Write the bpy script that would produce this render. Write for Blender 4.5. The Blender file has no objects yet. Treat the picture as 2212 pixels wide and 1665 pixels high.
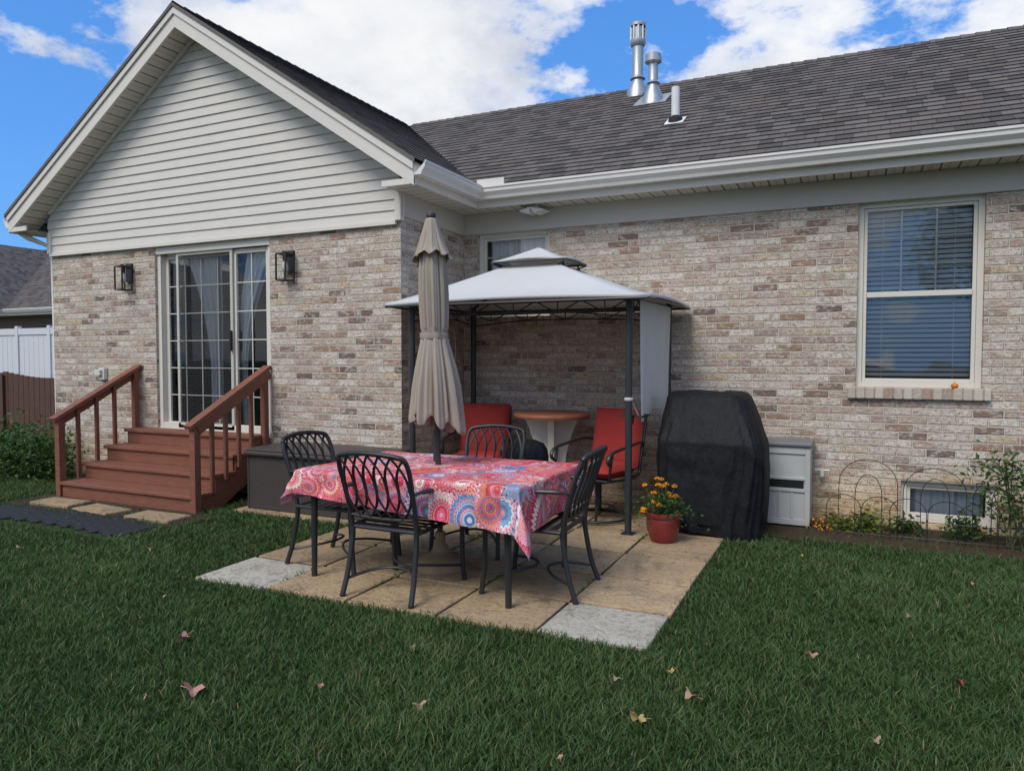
import bpy, math, random
import numpy as np
from mathutils import Vector, Matrix
from mathutils import noise as mn
random.seed(7); np.random.seed(7)
S=bpy.context.scene
COL=S.collection
rad=math.radians
# ------------------------------------------------------------ materials
class NT:
    def __init__(s,name):
        s.mat=bpy.data.materials.new(name); s.mat.use_nodes=True
        s.t=s.mat.node_tree; s.t.nodes.clear()
        s.out=s.t.nodes.new('ShaderNodeOutputMaterial')
        s.b=s.t.nodes.new('ShaderNodeBsdfPrincipled')
        s.t.links.new(s.b.outputs[0],s.out.inputs[0])
    def n(s,typ,**kw):
        nd=s.t.nodes.new(typ)
        for k,v in kw.items(): setattr(nd,k,v)
        return nd
    def put(s,sock,v):
        if isinstance(v,bpy.types.NodeSocket): s.t.links.new(v,sock)
        else:
            if isinstance(v,(tuple,list)) and len(v)==3 and sock.type=='RGBA': v=(*v,1)
            sock.default_value=v
    def m(s,op,a,b=None,c=None,clamp=False):
        nd=s.n('ShaderNodeMath',operation=op); nd.use_clamp=clamp
        s.put(nd.inputs[0],a)
        if b is not None: s.put(nd.inputs[1],b)
        if c is not None: s.put(nd.inputs[2],c)
        return nd.outputs[0]
    def pos(s):
        return s.n('ShaderNodeNewGeometry').outputs['Position']
    def obj(s):
        return s.n('ShaderNodeTexCoord').outputs['Object']
    def sep(s,v):
        nd=s.n('ShaderNodeSeparateXYZ'); s.put(nd.inputs[0],v); return nd.outputs
    def comb(s,x=0.,y=0.,z=0.):
        nd=s.n('ShaderNodeCombineXYZ')
        for i,v in enumerate((x,y,z)): s.put(nd.inputs[i],v)
        return nd.outputs[0]
    def noise(s,v,scale,detail=4,rough=.55,out=0):
        nd=s.n('ShaderNodeTexNoise'); s.put(nd.inputs['Vector'],v)
        nd.inputs['Scale'].default_value=scale; nd.inputs['Detail'].default_value=detail
        nd.inputs['Roughness'].default_value=rough
        return nd.outputs[out]
    def scalev(s,v,sc):
        nd=s.n('ShaderNodeVectorMath',operation='MULTIPLY'); s.put(nd.inputs[0],v); nd.inputs[1].default_value=sc
        return nd.outputs[0]
    def wn(s,v):
        nd=s.n('ShaderNodeTexWhiteNoise',noise_dimensions='3D'); s.put(nd.inputs[0],v); return nd.outputs[0]
    def ramp(s,f,cols,const=False):
        nd=s.n('ShaderNodeValToRGB'); cr=nd.color_ramp
        if const: cr.interpolation='CONSTANT'
        while len(cr.elements)<len(cols): cr.elements.new(.5)
        for e,(p,c) in zip(cr.elements,cols):
            e.position=p
            if not isinstance(c,(tuple,list)): c=(c,c,c)
            e.color=(*c,1)
        s.put(nd.inputs[0],f); return nd.outputs[0]
    def mix(s,f,a,b,mode='MIX'):
        nd=s.n('ShaderNodeMix',data_type='RGBA',blend_type=mode)
        s.put(nd.inputs[0],f); s.put(nd.inputs[6],a); s.put(nd.inputs[7],b)
        return nd.outputs[2]
    def bump(s,h,st=.5,dist=.01):
        nd=s.n('ShaderNodeBump'); s.put(nd.inputs['Height'],h)
        nd.inputs['Strength'].default_value=st; nd.inputs['Distance'].default_value=dist
        s.t.links.new(nd.outputs[0],s.b.inputs['Normal'])
    def fin(s,col=None,rough=None,spec=None,metal=None):
        if col is not None: s.put(s.b.inputs['Base Color'],col)
        if rough is not None: s.put(s.b.inputs['Roughness'],rough)
        if spec is not None: s.put(s.b.inputs['Specular IOR Level'],spec)
        if metal is not None: s.put(s.b.inputs['Metallic'],metal)
        return s.mat
    def trans(s,c,f):
        tr=s.n('ShaderNodeBsdfTranslucent'); s.put(tr.inputs[0],c)
        mx=s.n('ShaderNodeMixShader'); mx.inputs[0].default_value=f
        s.t.links.new(s.b.outputs[0],mx.inputs[1]); s.t.links.new(tr.outputs[0],mx.inputs[2]); s.t.links.new(mx.outputs[0],s.out.inputs[0])
        return s.mat
def simple(name,col,rough=.6,var=.18,scale=8,bump=0,bs=60,spec=.4,metal=0.):
    t=NT(name); p=t.obj()
    nz=t.noise(p,scale,5,.6)
    c=t.mix(nz,tuple(x*(1-var) for x in col),tuple(min(1,x*(1+var)) for x in col))
    if bump: t.bump(t.noise(p,bs,3),bump,.004)
    return t.fin(c,rough,spec,metal)

def m_brick():
    t=NT('brick'); g=t.n('ShaderNodeNewGeometry')
    p0=g.outputs['Position']
    dn=t.noise(p0,30,2,out=1)
    vm=t.n('ShaderNodeVectorMath',operation='MULTIPLY_ADD'); t.put(vm.inputs[0],dn); vm.inputs[1].default_value=(.010,.010,.010); t.put(vm.inputs[2],p0)
    x,y,z=t.sep(vm.outputs[0]); nx,ny,nz=t.sep(g.outputs['Normal'])
    u=t.m('ADD',t.m('MULTIPLY',x,t.m('ABSOLUTE',ny)),t.m('MULTIPLY',y,t.m('ABSOLUTE',nx)))
    zr=t.m('DIVIDE',z,.0677); row=t.m('FLOOR',zr); fz=t.m('FRACT',zr)
    off=t.m('MULTIPLY',t.m('MODULO',row,2.),.5)
    off=t.m('ADD',off,t.m('MULTIPLY',t.wn(t.comb(row,3.,9.)),.12))
    ur=t.m('ADD',t.m('DIVIDE',t.m('ADD',u,50.),.213),off); col=t.m('FLOOR',ur); fx=t.m('FRACT',ur)
    ez=t.m('MINIMUM',fz,t.m('SUBTRACT',1.,fz)); ex=t.m('MULTIPLY',t.m('MINIMUM',fx,t.m('SUBTRACT',1.,fx)),3.15)
    e=t.m('MINIMUM',ez,ex)
    mr=t.n('ShaderNodeMapRange'); mr.interpolation_type='SMOOTHSTEP'; t.put(mr.inputs[0],e)
    mr.inputs[1].default_value=.06; mr.inputs[2].default_value=.11
    mask=mr.outputs[0]
    r1=t.wn(t.comb(col,row,1.)); r2=t.wn(t.comb(col,row,5.))
    base=t.ramp(r1,[(0,(.56,.48,.40)),(.16,(.48,.385,.315)),(.30,(.67,.60,.52)),(.44,(.50,.39,.315)),(.58,(.60,.53,.46)),(.72,(.39,.30,.25)),(.83,(.24,.17,.135)),(.88,(.35,.23,.165)),(.93,(.56,.45,.31)),(.98,(.17,.13,.115))],True)
    st=t.noise(t.scalev(p0,(1,1,2.6)),17,5,.7)
    off2=t.comb(t.m('MULTIPLY',r1,9.),t.m('MULTIPLY',r2,7.),0.)
    va=t.n('ShaderNodeVectorMath',operation='ADD'); t.put(va.inputs[0],t.scalev(p0,(1,1,1.8))); t.put(va.inputs[1],off2)
    n1=t.noise(va.outputs[0],24,5,.65)
    redm=t.ramp(n1,[(.54,0.),(.60,1.)])
    c=t.mix(t.m('MULTIPLY',redm,.6),base,(.36,.17,.13))
    n2=t.noise(va.outputs[0],14,6,.75)
    wm=t.ramp(n2,[(.5,0.),(.60,1.)])
    c=t.mix(t.m('MULTIPLY',wm,.65),c,(.72,.67,.60))
    n3=t.noise(va.outputs[0],55,3,.7)
    c=t.mix(t.ramp(n3,[(.36,.75),(.5,0.)]),c,(.15,.115,.095))
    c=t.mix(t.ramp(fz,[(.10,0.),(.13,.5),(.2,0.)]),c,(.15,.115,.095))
    c=t.mix(mask,(.58,.52,.44),c)
    lw=t.noise(p0,.7,3)
    c=t.mix(.55,c,t.mix(lw,(.80,.80,.80),(1.15,1.12,1.06)),'MULTIPLY')
    zz=t.n('ShaderNodeMapRange'); t.put(zz.inputs[0],z); zz.inputs[1].default_value=.55; zz.inputs[2].default_value=.15
    c=t.mix(t.m('MULTIPLY',zz.outputs[0],.8),c,(1.15,.98,.66),'MULTIPLY')
    h=t.m('ADD',mask,t.m('MULTIPLY',st,.6)); t.bump(h,1.,.013)
    return t.fin(c,.9,.2)

def m_shingle(base=((.092,.083,.078),(.155,.138,.127),(.125,.111,.104),(.140,.118,.104))):
    t=NT('asphalt_shingles'); g=t.n('ShaderNodeNewGeometry'); p=g.outputs['Position']
    uv=t.n('ShaderNodeUVMap').outputs[0]; u,v,_=t.sep(uv)
    row=t.m('FLOOR',t.m('DIVIDE',v,.14)); fv=t.m('FRACT',t.m('DIVIDE',v,.14))
    sh=t.m('MULTIPLY',t.wn(t.comb(row,2.,2.)),4.)
    ur=t.m('ADD',t.m('DIVIDE',u,.14),sh)
    ur=t.m('ADD',ur,t.m('MULTIPLY',t.noise(t.comb(u,row,0.),3.,1),1.6))
    colm=t.m('FLOOR',ur); fx=t.m('FRACT',ur)
    r=t.wn(t.comb(colm,row,0.))
    c=t.ramp(r,[(0,base[0]),(.22,base[1]),(.52,base[2]),(.8,base[3])],True)
    gr=t.noise(p,140,3,.7); c=t.mix(.7,c,t.mix(gr,(.5,.5,.5),(1.5,1.5,1.5)),'MULTIPLY')
    big=t.noise(t.scalev(p,(1,.5,.5)),1.3,4); c=t.mix(.7,c,t.mix(big,(.8,.8,.82),(1.2,1.18,1.15)),'MULTIPLY')
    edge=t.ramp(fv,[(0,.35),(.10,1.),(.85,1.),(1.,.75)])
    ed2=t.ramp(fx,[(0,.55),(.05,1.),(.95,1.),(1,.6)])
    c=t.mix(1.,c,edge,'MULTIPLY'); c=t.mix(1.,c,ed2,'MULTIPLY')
    t.bump(t.m('ADD',t.m('MULTIPLY',r,.6),t.m('MULTIPLY',gr,.4)),.5,.006)
    return t.fin(c,.95,.15)

def m_siding():
    t=NT('vinyl_siding'); p=t.pos()
    n=t.noise(p,2.5,5); n2=t.noise(t.scalev(p,(1,1,12)),6,4)
    c=t.mix(n,(.64,.60,.54),(.71,.67,.61)); c=t.mix(.12,c,n2,'MULTIPLY')
    t.bump(t.noise(t.scalev(p,(2,1,30)),12,3),.15,.003)
    return t.fin(c,.55,.35)
def m_soffit():
    t=NT('soffit_panel'); uv=t.n('ShaderNodeUVMap').outputs[0]; u,v,_=t.sep(uv)
    f=t.m('FRACT',t.m('DIVIDE',u,.13))
    l=t.ramp(f,[(0,.2),(.09,.25),(.13,1.),(.5,.92),(.54,.6),(.58,1.),(1,1.)])
    c=t.mix(1.,(.64,.59,.51),l,'MULTIPLY'); t.bump(l,.5,.01)
    return t.fin(c,.6,.3)

def m_wood():
    t=NT('red_brown_deck_stain'); p=t.obj()
    g=t.noise(t.scalev(p,(1.2,14,14)),4,5,.65)
    c=t.ramp(g,[(.25,(.150,.056,.034)),(.6,(.235,.092,.056)),(.8,(.29,.125,.084))])
    w=t.noise(p,6,5,.7); c=t.mix(t.ramp(w,[(.6,0.),(.8,.4)]),c,(.30,.18,.13))
    t.bump(g,.3,.003); return t.fin(c,.6,.3)

def m_paver(name,a,b,d,lines=.18):
    t=NT(name); p=t.pos()
    n=t.noise(p,5,7,.7); n2=t.noise(p,40,5,.7); n3=t.noise(p,1.6,4,.6)
    r=t.n('ShaderNodeNewGeometry').outputs['Random Per Island']
    c=t.mix(n,a,b); c=t.mix(t.ramp(n3,[(.45,0.),(.66,.75)]),c,d)
    c=t.mix(t.ramp(n2,[(.3,.6),(.5,0.)]),c,tuple(v*.4 for v in d))
    c=t.mix(.8,c,t.mix(r,(.70,.68,.67),(1.20,1.20,1.20)),'MULTIPLY')
    mo=t.noise(p,11,6,.75); c=t.mix(t.ramp(mo,[(.53,0.),(.68,.65)]),c,(.12,.10,.075))
    mo2=t.noise(p,2.7,7,.8); c=t.mix(t.ramp(mo2,[(.52,0.),(.60,.45)]),c,(.17,.145,.105))
    vo=t.n('ShaderNodeTexVoronoi',feature='DISTANCE_TO_EDGE'); vo.inputs['Scale'].default_value=2.6
    t.put(vo.inputs['Vector'],t.mix(.25,p,t.noise(p,3,3,out=1)))
    cr=t.ramp(vo.outputs[0],[(0,0.),(.03,1.)])
    c=t.mix(t.m('MULTIPLY',t.m('SUBTRACT',1.,cr),lines),c,tuple(v*.35 for v in d))
    t.bump(t.m('ADD',t.m('ADD',n,t.m('MULTIPLY',n2,.35)),t.m('MULTIPLY',cr,.15)),.9,.022)
    return t.fin(c,.9,.2)

def m_ground():
    t=NT('lawn_soil'); p=t.pos()
    n=t.noise(p,3,6,.7); n2=t.noise(p,60,4,.8)
    c=t.mix(n,(.035,.058,.018),(.065,.10,.03)); c=t.mix(t.ramp(n2,[(.35,.5),(.6,0.)]),c,(.03,.03,.014))
    t.bump(n2,.8,.02); return t.fin(c,1.,.1)
def m_blade():
    t=NT('grass_blades'); a=t.n('ShaderNodeAttribute',attribute_name='tint').outputs['Color']
    t.fin(a,.6,.25); return t.trans(a,.3)
def m_dirt(name='garden_soil',k=1.):
    t=NT(name); p=t.pos(); n=t.noise(p,12,7,.75); n2=t.noise(p,70,4,.8)
    c=t.mix(n,(.05*k,.035*k,.022*k),(.16*k,.115*k,.075*k)); c=t.mix(t.ramp(n2,[(.55,0.),(.7,.5)]),c,(.25*k,.2*k,.15*k))
    t.bump(t.m('ADD',n,n2),1.,.03); return t.fin(c,1.,.1)
def m_leaf(name,cols,rough=.5):
    t=NT(name); g=t.n('ShaderNodeNewGeometry'); r=g.outputs['Random Per Island']
    n=len(cols); c=t.ramp(r,[(i/max(1,n-1),k) for i,k in enumerate(cols)])
    t.fin(c,rough,.35); return t.trans(c,.25)
def m_glass(name='window_glass',tint=(.94,.96,.96),lo=.05):
    t=NT(name); t.t.nodes.remove(t.b)
    tp=t.n('ShaderNodeBsdfTransparent'); tp.inputs[0].default_value=(*tint,1)
    gl=t.n('ShaderNodeBsdfGlossy'); gl.inputs['Roughness'].default_value=.02; gl.inputs[0].default_value=(.95,.97,1,1)
    lw=t.n('ShaderNodeFresnel'); lw.inputs[0].default_value=1.5
    p=t.pos()
    bm=t.n('ShaderNodeBump'); t.put(bm.inputs['Height'],t.noise(p,1.5,2)); bm.inputs['Strength'].default_value=.15; bm.inputs['Distance'].default_value=.03
    t.t.links.new(bm.outputs[0],gl.inputs['Normal'])
    f=t.m('ADD',lw.outputs[0],lo,clamp=True)
    mx=t.n('ShaderNodeMixShader'); t.put(mx.inputs[0],f)
    t.t.links.new(tp.outputs[0],mx.inputs[1]); t.t.links.new(gl.outputs[0],mx.inputs[2]); t.t.links.new(mx.outputs[0],t.out.inputs[0])
    return t.mat
def m_sheer(name,col,al,tr=0):
    t=NT(name); t.fin(col,.9,.1)
    t.b.inputs['Alpha'].default_value=al
    return t.mat
def m_fabric(name,col,var=.15,trans=.0,sc=300,rough=.9,dirt=0.):
    t=NT(name); p=t.obj(); n=t.noise(p,4,5); w=t.noise(p,sc,2)
    c=t.mix(n,tuple(x*(1-var) for x in col),tuple(min(1,x*(1+var)) for x in col))
    if dirt: c=t.mix(t.ramp(t.noise(t.scalev(p,(3,3,1)),3,6,.7),[(.45,0.),(.75,dirt)]),c,tuple(x*.45 for x in col))
    t.bump(t.m('ADD',w,t.m('MULTIPLY',n,2.)),.25,.004); t.fin(c,rough,.15)
    if trans: t.trans(c,trans)
    return t.mat
def m_cloth():
    t=NT('mandala_tablecloth'); uv=t.n('ShaderNodeUVMap').outputs[0]; u,v,_=t.sep(uv)
    U=t.m('DIVIDE',u,.155); V=t.m('DIVIDE',v,.155)
    cu=t.m('FLOOR',U); cv=t.m('FLOOR',V)
    r1=t.wn(t.comb(cu,cv,1.)); r2=t.wn(t.comb(cu,cv,2.)); r3=t.wn(t.comb(cu,cv,3.)); r4=t.wn(t.comb(cu,cv,8.))
    fu=t.m('SUBTRACT',t.m('FRACT',U),r2); fv=t.m('SUBTRACT',t.m('FRACT',V),r3)
    R=t.m('SQRT',t.m('ADD',t.m('MULTIPLY',fu,fu),t.m('MULTIPLY',fv,fv)))
    A=t.m('ARCTAN2',fv,fu)
    pet=t.m('FLOOR',t.m('MULTIPLY_ADD',r2,10.,7.))
    pt=t.m('ABSOLUTE',t.m('SINE',t.m('MULTIPLY',A,pet)))
    rr=t.m('ADD',R,t.m('MULTIPLY',pt,t.m('MULTIPLY',R,.22)))
    ring=t.m('FLOOR',t.m('MULTIPLY',rr,t.m('MULTIPLY_ADD',r3,6.,8.)))
    fr=t.m('FRACT',t.m('MULTIPLY',rr,t.m('MULTIPLY_ADD',r3,6.,8.)))
    rc=t.wn(t.comb(ring,t.m('MULTIPLY',cu,3.1),cv))
    warm=t.ramp(rc,[(0,(.60,.03,.07)),(.2,(.70,.11,.16)),(.38,(.76,.30,.34)),(.50,(.80,.66,.62)),(.58,(.56,.025,.06)),(.74,(.70,.18,.07)),(.88,(.09,.12,.33)),(.93,(.62,.14,.28))],True)
    cool=t.ramp(rc,[(0,(.07,.18,.42)),(.2,(.66,.67,.72)),(.34,(.12,.34,.52)),(.46,(.60,.05,.10)),(.62,(.38,.46,.62)),(.72,(.66,.18,.26)),(.88,(.05,.09,.25))],True)
    c=t.mix(t.m('GREATER_THAN',r4,.80),warm,cool)
    da=t.m('FRACT',t.m('MULTIPLY',A,t.m('MULTIPLY',pet,.6366)))
    dot=t.m('LESS_THAN',t.m('ADD',t.m('POWER',t.m('SUBTRACT',da,.5),2.),t.m('POWER',t.m('SUBTRACT',fr,.5),2.)),.055)
    c=t.mix(t.m('MULTIPLY',dot,t.m('GREATER_THAN',rc,.45)),c,t.mix(t.m('GREATER_THAN',r1,.5),(.80,.70,.64),(.60,.28,.05)))
    line=t.m('LESS_THAN',fr,.12)
    c=t.mix(t.m('MULTIPLY',line,.7),c,t.mix(t.m('GREATER_THAN',r2,.4),(.80,.68,.68),(.10,.05,.14)))
    vo=t.n('ShaderNodeTexVoronoi'); vo.inputs['Scale'].default_value=90; t.put(vo.inputs['Vector'],uv)
    c=t.mix(t.m('MULTIPLY',t.m('LESS_THAN',vo.outputs[0],.20),.5),c,(.82,.72,.70))
    t.bump(t.noise(uv,7,4),.2,.02)
    return t.fin(c,.6,.25)
def m_weave():
    t=NT('brown_resin_weave'); p=t.obj(); x,y,z=t.sep(p)
    a=t.m('SINE',t.m('MULTIPLY',t.m('ADD',x,y),150.)); b=t.m('SINE',t.m('MULTIPLY',z,240.))
    h=t.m('MULTIPLY',a,b); c=t.mix(t.m('MULTIPLY_ADD',h,.5,.5),(.040,.032,.028),(.072,.058,.052))
    t.bump(h,.4,.004); return t.fin(c,.5,.35)
def m_black_cover():
    t=NT('black_vinyl_cover'); p=t.obj(); n=t.noise(t.scalev(p,(1.8,1.8,.7)),5,5,.55); n2=t.noise(p,9,4,.5)
    c=t.mix(n,(.006,.007,.008),(.013,.014,.016))
    t.bump(t.m('ADD',n,t.m('MULTIPLY',n2,.3)),.6,.06); return t.fin(c,.66,.25)

M={}
M['brick']=m_brick(); M['shingle']=m_shingle(); M['siding']=m_siding(); M['soffit']=m_soffit()
M['trim']=simple('almond_trim_paint',(.69,.645,.58),.5,.06,3)
M['gutter']=simple('gutter_enamel',(.74,.70,.65),.4,.08,3)
M['frieze']=simple('frieze_aluminium',(.52,.48,.43),.5,.06,3)
M['vinyl']=simple('almond_window_vinyl',(.66,.62,.54),.4,.05,3)
M['wood']=m_wood()
M['tan']=m_paver('tan_concrete_paver',(.42,.285,.155),(.52,.38,.23),(.36,.27,.17))
M['white']=m_paver('pale_concrete_paver',(.46,.42,.34),(.60,.55,.46),(.43,.40,.32),.05)
M['ground']=m_ground(); M['blade']=m_blade(); M['dirt']=m_dirt(); M['joint']=m_dirt('joint_soil',.4)
M['glass']=m_glass(); M['dglass']=m_glass('door_glass',(.93,.95,.95),.01)
M['screen']=m_sheer('insect_screen',(.06,.063,.066),.30)
M['sheer']=m_sheer('sheer_curtain',(.86,.87,.90),.97)
M['iron']=simple('black_powder_coat',(.022,.022,.024),.42,.2,20,.2,200,.5)
M['darkmetal']=simple('dark_grey_post',(.03,.035,.037),.4,.2,10)
M['galv']=simple('galvanised_steel',(.42,.44,.45),.42,.15,10,.2,80,.5,.7)
M['pvc']=simple('white_pvc',(.74,.74,.72),.4,.05)
M['rubber']=simple('dark_rubber',(.02,.02,.021),.8,.2,20,.5,80)
M['red']=m_fabric('red_cushion_fabric',(.34,.042,.036))
M['tanfab']=m_fabric('taupe_umbrella_fabric',(.41,.345,.28),.1,.08,200,.9,.3)
M['canopy']=m_fabric('cream_canopy_fabric',(.70,.70,.69),.05,.25,200)
M['cloth']=m_cloth(); M['weave']=m_weave(); M['cover']=m_black_cover()
M['resin']=simple('grey_resin',(.45,.45,.43),.5,.08,5,.15,120)
M['resindk']=simple('dark_grey_resin',(.17,.17,.175),.5,.1,5)
M['slot']=simple('dark_recess',(.01,.01,.01),.8)
M['copper']=simple('copper_brown_tabletop',(.34,.125,.065),.45,.25,6)
M['barleg']=simple('stone_grey_resin',(.60,.58,.51),.6,.1,6,.2,60)
M['glaze']=simple('red_glazed_ceramic',(.20,.030,.026),.22,.4,12)
M['stonebase']=simple('cast_bronze_resin',(.30,.21,.13),.7,.3,20,.6,60)
M['marigold']=m_leaf('marigold_petals',[(.85,.32,.01),(.9,.48,.02),(.75,.20,.01)])
M['leafg']=m_leaf('green_leaves',[(.02,.05,.012),(.05,.11,.022),(.08,.15,.03),(.035,.08,.02)])
M['leafy']=m_leaf('yellow_green_leaves',[(.06,.11,.02),(.20,.22,.04),(.10,.17,.03),(.32,.26,.05)])
M['stem']=simple('plant_stem',(.06,.07,.03),.7)
M['brownfence']=simple('brown_fence_paint',(.09,.045,.030),.7,.25,6)
M['whitefence']=simple('white_vinyl_fence',(.62,.63,.65),.5,.05)
M['interior']=simple('interior_paint',(.12,.11,.10),.9,.1)
M['blind']=simple('white_blind_slats',(.82,.83,.84),.5,.05)
M['pumpkin']=simple('orange_gourd',(.65,.20,.02),.5,.2,20)
M['cord']=simple('pale_cord',(.55,.52,.42),.6)
M['orange']=simple('orange_rubber',(.6,.16,.02),.6)
M['warmwood']=simple('interior_wood',(.30,.12,.05),.4)
M['bark']=simple('tree_bark',(.10,.075,.055),.9,.3,8,.8,20)
def m_sill():
    t=NT('rowlock_brick'); r=t.n('ShaderNodeNewGeometry').outputs['Random Per Island']; p=t.pos()
    c=t.ramp(r,[(0,(.44,.36,.29)),(.3,(.54,.47,.39)),(.5,(.36,.22,.16)),(.65,(.48,.40,.32)),(.85,(.34,.27,.22))],True)
    n=t.noise(p,40,5,.7); c=t.mix(t.ramp(n,[(.45,0.),(.65,.6)]),c,(.60,.54,.47)); t.bump(n,.6,.006)
    return t.fin(c,.9,.2)
M['sill']=m_sill()
M['mortar']=simple('mortar',(.40,.36,.31),.95)

# ------------------------------------------------------------ mesh builder
class MB:
    def __init__(s): s.v=[]; s.f=[]; s.mi=[]; s.uv={}
    def add(s,vs,fs,mi=0):
        o=len(s.v); s.v+= [tuple(p) for p in vs]
        for f in fs: s.f.append(tuple(i+o for i in f)); s.mi.append(mi)
        return o
    def box(s,x0,x1,y0,y1,z0,z1,mi=0):
        v=[(x0,y0,z0),(x1,y0,z0),(x1,y1,z0),(x0,y1,z0),(x0,y0,z1),(x1,y0,z1),(x1,y1,z1),(x0,y1,z1)]
        s.add(v,[(0,3,2,1),(4,5,6,7),(0,1,5,4),(1,2,6,5),(2,3,7,6),(3,0,4,7)],mi); return s
    def beam(s,a,b,w,h,mi=0,up=(0,0,1)):
        a=Vector(a);b=Vector(b);d=(b-a).normalized();up=Vector(up)
        if abs(d.dot(up))>.98: up=Vector((0,1,0))
        sd=d.cross(up).normalized();u2=sd.cross(d)
        v=[]
        for p in(a,b):
            for i,j in((-1,-1),(1,-1),(1,1),(-1,1)): v.append(p+sd*i*w/2+u2*j*h/2)
        s.add(v,[(0,1,2,3),(7,6,5,4),(0,4,5,1),(1,5,6,2),(2,6,7,3),(3,7,4,0)],mi); return s
    def tube(s,path,r,n=8,mi=0,flat=1.):
        P=[Vector(p) for p in path]; R=r if isinstance(r,(list,tuple)) else [r]*len(P)
        vs=[];fs=[];ref=None
        for i,p in enumerate(P):
            d=(P[min(i+1,len(P)-1)]-P[max(i-1,0)]).normalized()
            if ref is None: ref=Vector((0,0,1)) if abs(d.z)<.9 else Vector((0,1,0))
            a=d.cross(ref); a.normalize(); b=a.cross(d); ref=b
            for k in range(n):
                t=2*math.pi*k/n; vs.append(p+a*math.cos(t)*R[i]+b*math.sin(t)*R[i]*flat)
        for i in range(len(P)-1):
            for k in range(n):
                k2=(k+1)%n; fs.append((i*n+k,i*n+k2,(i+1)*n+k2,(i+1)*n+k))
        fs.append(tuple(range(n))[::-1]); fs.append(tuple((len(P)-1)*n+k for k in range(n)))
        s.add(vs,fs,mi); return s
    def lathe(s,prof,c=(0,0,0),n=32,mi=0,mod=None,cap=True):
        vs=[];fs=[]
        for j,(r,z) in enumerate(prof):
            for k in range(n):
                t=2*math.pi*k/n; rr=r; zz=z
                if mod: rr,zz=mod(r,z,t,j)
                vs.append((c[0]+rr*math.cos(t),c[1]+rr*math.sin(t),c[2]+zz))
        for j in range(len(prof)-1):
            for k in range(n):
                k2=(k+1)%n; fs.append((j*n+k,j*n+k2,(j+1)*n+k2,(j+1)*n+k))
        if cap:
            fs.append(tuple(range(n))[::-1]); fs.append(tuple((len(prof)-1)*n+k for k in range(n)))
        s.add(vs,fs,mi); return s
    def quad(s,a,b,c,d,mi=0,uv=None):
        o=len(s.f); s.add([a,b,c,d],[(0,1,2,3)],mi)
        if uv: s.uv[o]=uv
        return s
    def obj(s,name,mats,parent=None,smooth=False,bevel=0,loc=None,**props):
        me=bpy.data.meshes.new(name)
        off=Vector((0,0,0))
        q=parent
        while q is not None: off+=q.location; q=q.parent
        if loc: off+=Vector(loc)
        me.from_pydata([tuple(Vector(p)-off) for p in s.v],[],s.f)
        if not isinstance(mats,(list,tuple)): mats=[mats]
        for m_ in mats: me.materials.append(m_)
        me.polygons.foreach_set('material_index',s.mi)
        if s.uv:
            ul=me.uv_layers.new(name='UVMap')
            for fi,uvs in s.uv.items():
                for li,u in zip(me.polygons[fi].loop_indices,uvs): ul.data[li].uv=u
        if smooth: me.polygons.foreach_set('use_smooth',[True]*len(me.polygons))
        me.update()
        o=bpy.data.objects.new(name,me); COL.objects.link(o)
        if loc: o.location=loc
        if parent: o.parent=parent
        if bevel:
            b=o.modifiers.new('b','BEVEL'); b.width=bevel; b.segments=2; b.limit_method='ANGLE'
        for k,v in props.items(): o[k]=v
        return o
def empty(name,loc,label,cat,**p):
    o=bpy.data.objects.new(name,None); o.location=loc; o.empty_display_size=.1; COL.objects.link(o)
    o['label']=label;o['category']=cat
    for k,v in p.items(): o[k]=v
    return o
def autos(o,ang=35):
    me=o.data
    me.polygons.foreach_set('use_smooth',[True]*len(me.polygons))
    try: me.set_sharp_from_angle(angle=rad(ang))
    except Exception: pass
    return o
def bez(p,n=12):
    P=[Vector(q) for q in p]; P=[P[0]*2-P[1]]+P+[P[-1]*2-P[-2]]; out=[]
    for i in range(1,len(P)-2):
        for k in range(n):
            t=k/n; a,b,c,d=P[i-1],P[i],P[i+1],P[i+2]
            out.append(.5*((2*b)+(c-a)*t+(2*a-5*b+4*c-d)*t*t+(3*b-a-3*c+d)*t**3))
    out.append(P[-2]); return out
def lerp(a,b,t): return a+(b-a)*t
def densify(prof,k_):
    pp=[]
    for a,b_ in zip(prof[:-1],prof[1:]):
        for k in range(k_): pp.append(tuple(lerp(p,q,k/k_) for p,q in zip(a,b_)))
    pp.append(prof[-1]); return pp

# ------------------------------------------------------------ camera
cam=bpy.data.cameras.new('camera'); cam.sensor_width=36; cam.lens=36*1560/2212; cam.clip_end=500; cam.clip_start=.05
co=bpy.data.objects.new('camera',cam); COL.objects.link(co); S.camera=co
co.location=(0,0,1.43); co.rotation_euler=(rad(90-2.2),0,rad(25.2))

# ------------------------------------------------------------ world
SUN_EL=50; SUN_AZ=195
w=bpy.data.worlds.new('World'); S.world=w; w.use_nodes=True
t=w.node_tree; t.nodes.clear()
class WT(NT):
    def __init__(s,tree): s.t=tree
W=WT(t)
out=W.n('ShaderNodeOutputWorld'); bg=W.n('ShaderNodeBackground'); t.links.new(bg.outputs[0],out.inputs[0])
sky=W.n('ShaderNodeTexSky',sky_type='NISHITA'); sky.sun_disc=False; sky.sun_elevation=rad(SUN_EL); sky.sun_rotation=rad(SUN_AZ)
sky.air_density=1.0; sky.dust_density=.2; sky.ozone_density=1.5
D=W.n('ShaderNodeTexCoord').outputs['Generated']
x,y,z=W.sep(D)
zz=W.m('ADD',W.m('MAXIMUM',z,0.),.30)
pl=W.comb(W.m('DIVIDE',x,zz),W.m('DIVIDE',y,zz),4.1)
n1=W.noise(pl,1.9,11,.60); n2=W.noise(pl,2.6,8,.58)
nd=W.n('ShaderNodeVectorMath',operation='DOT_PRODUCT'); t.links.new(D,nd.inputs[0])
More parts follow.
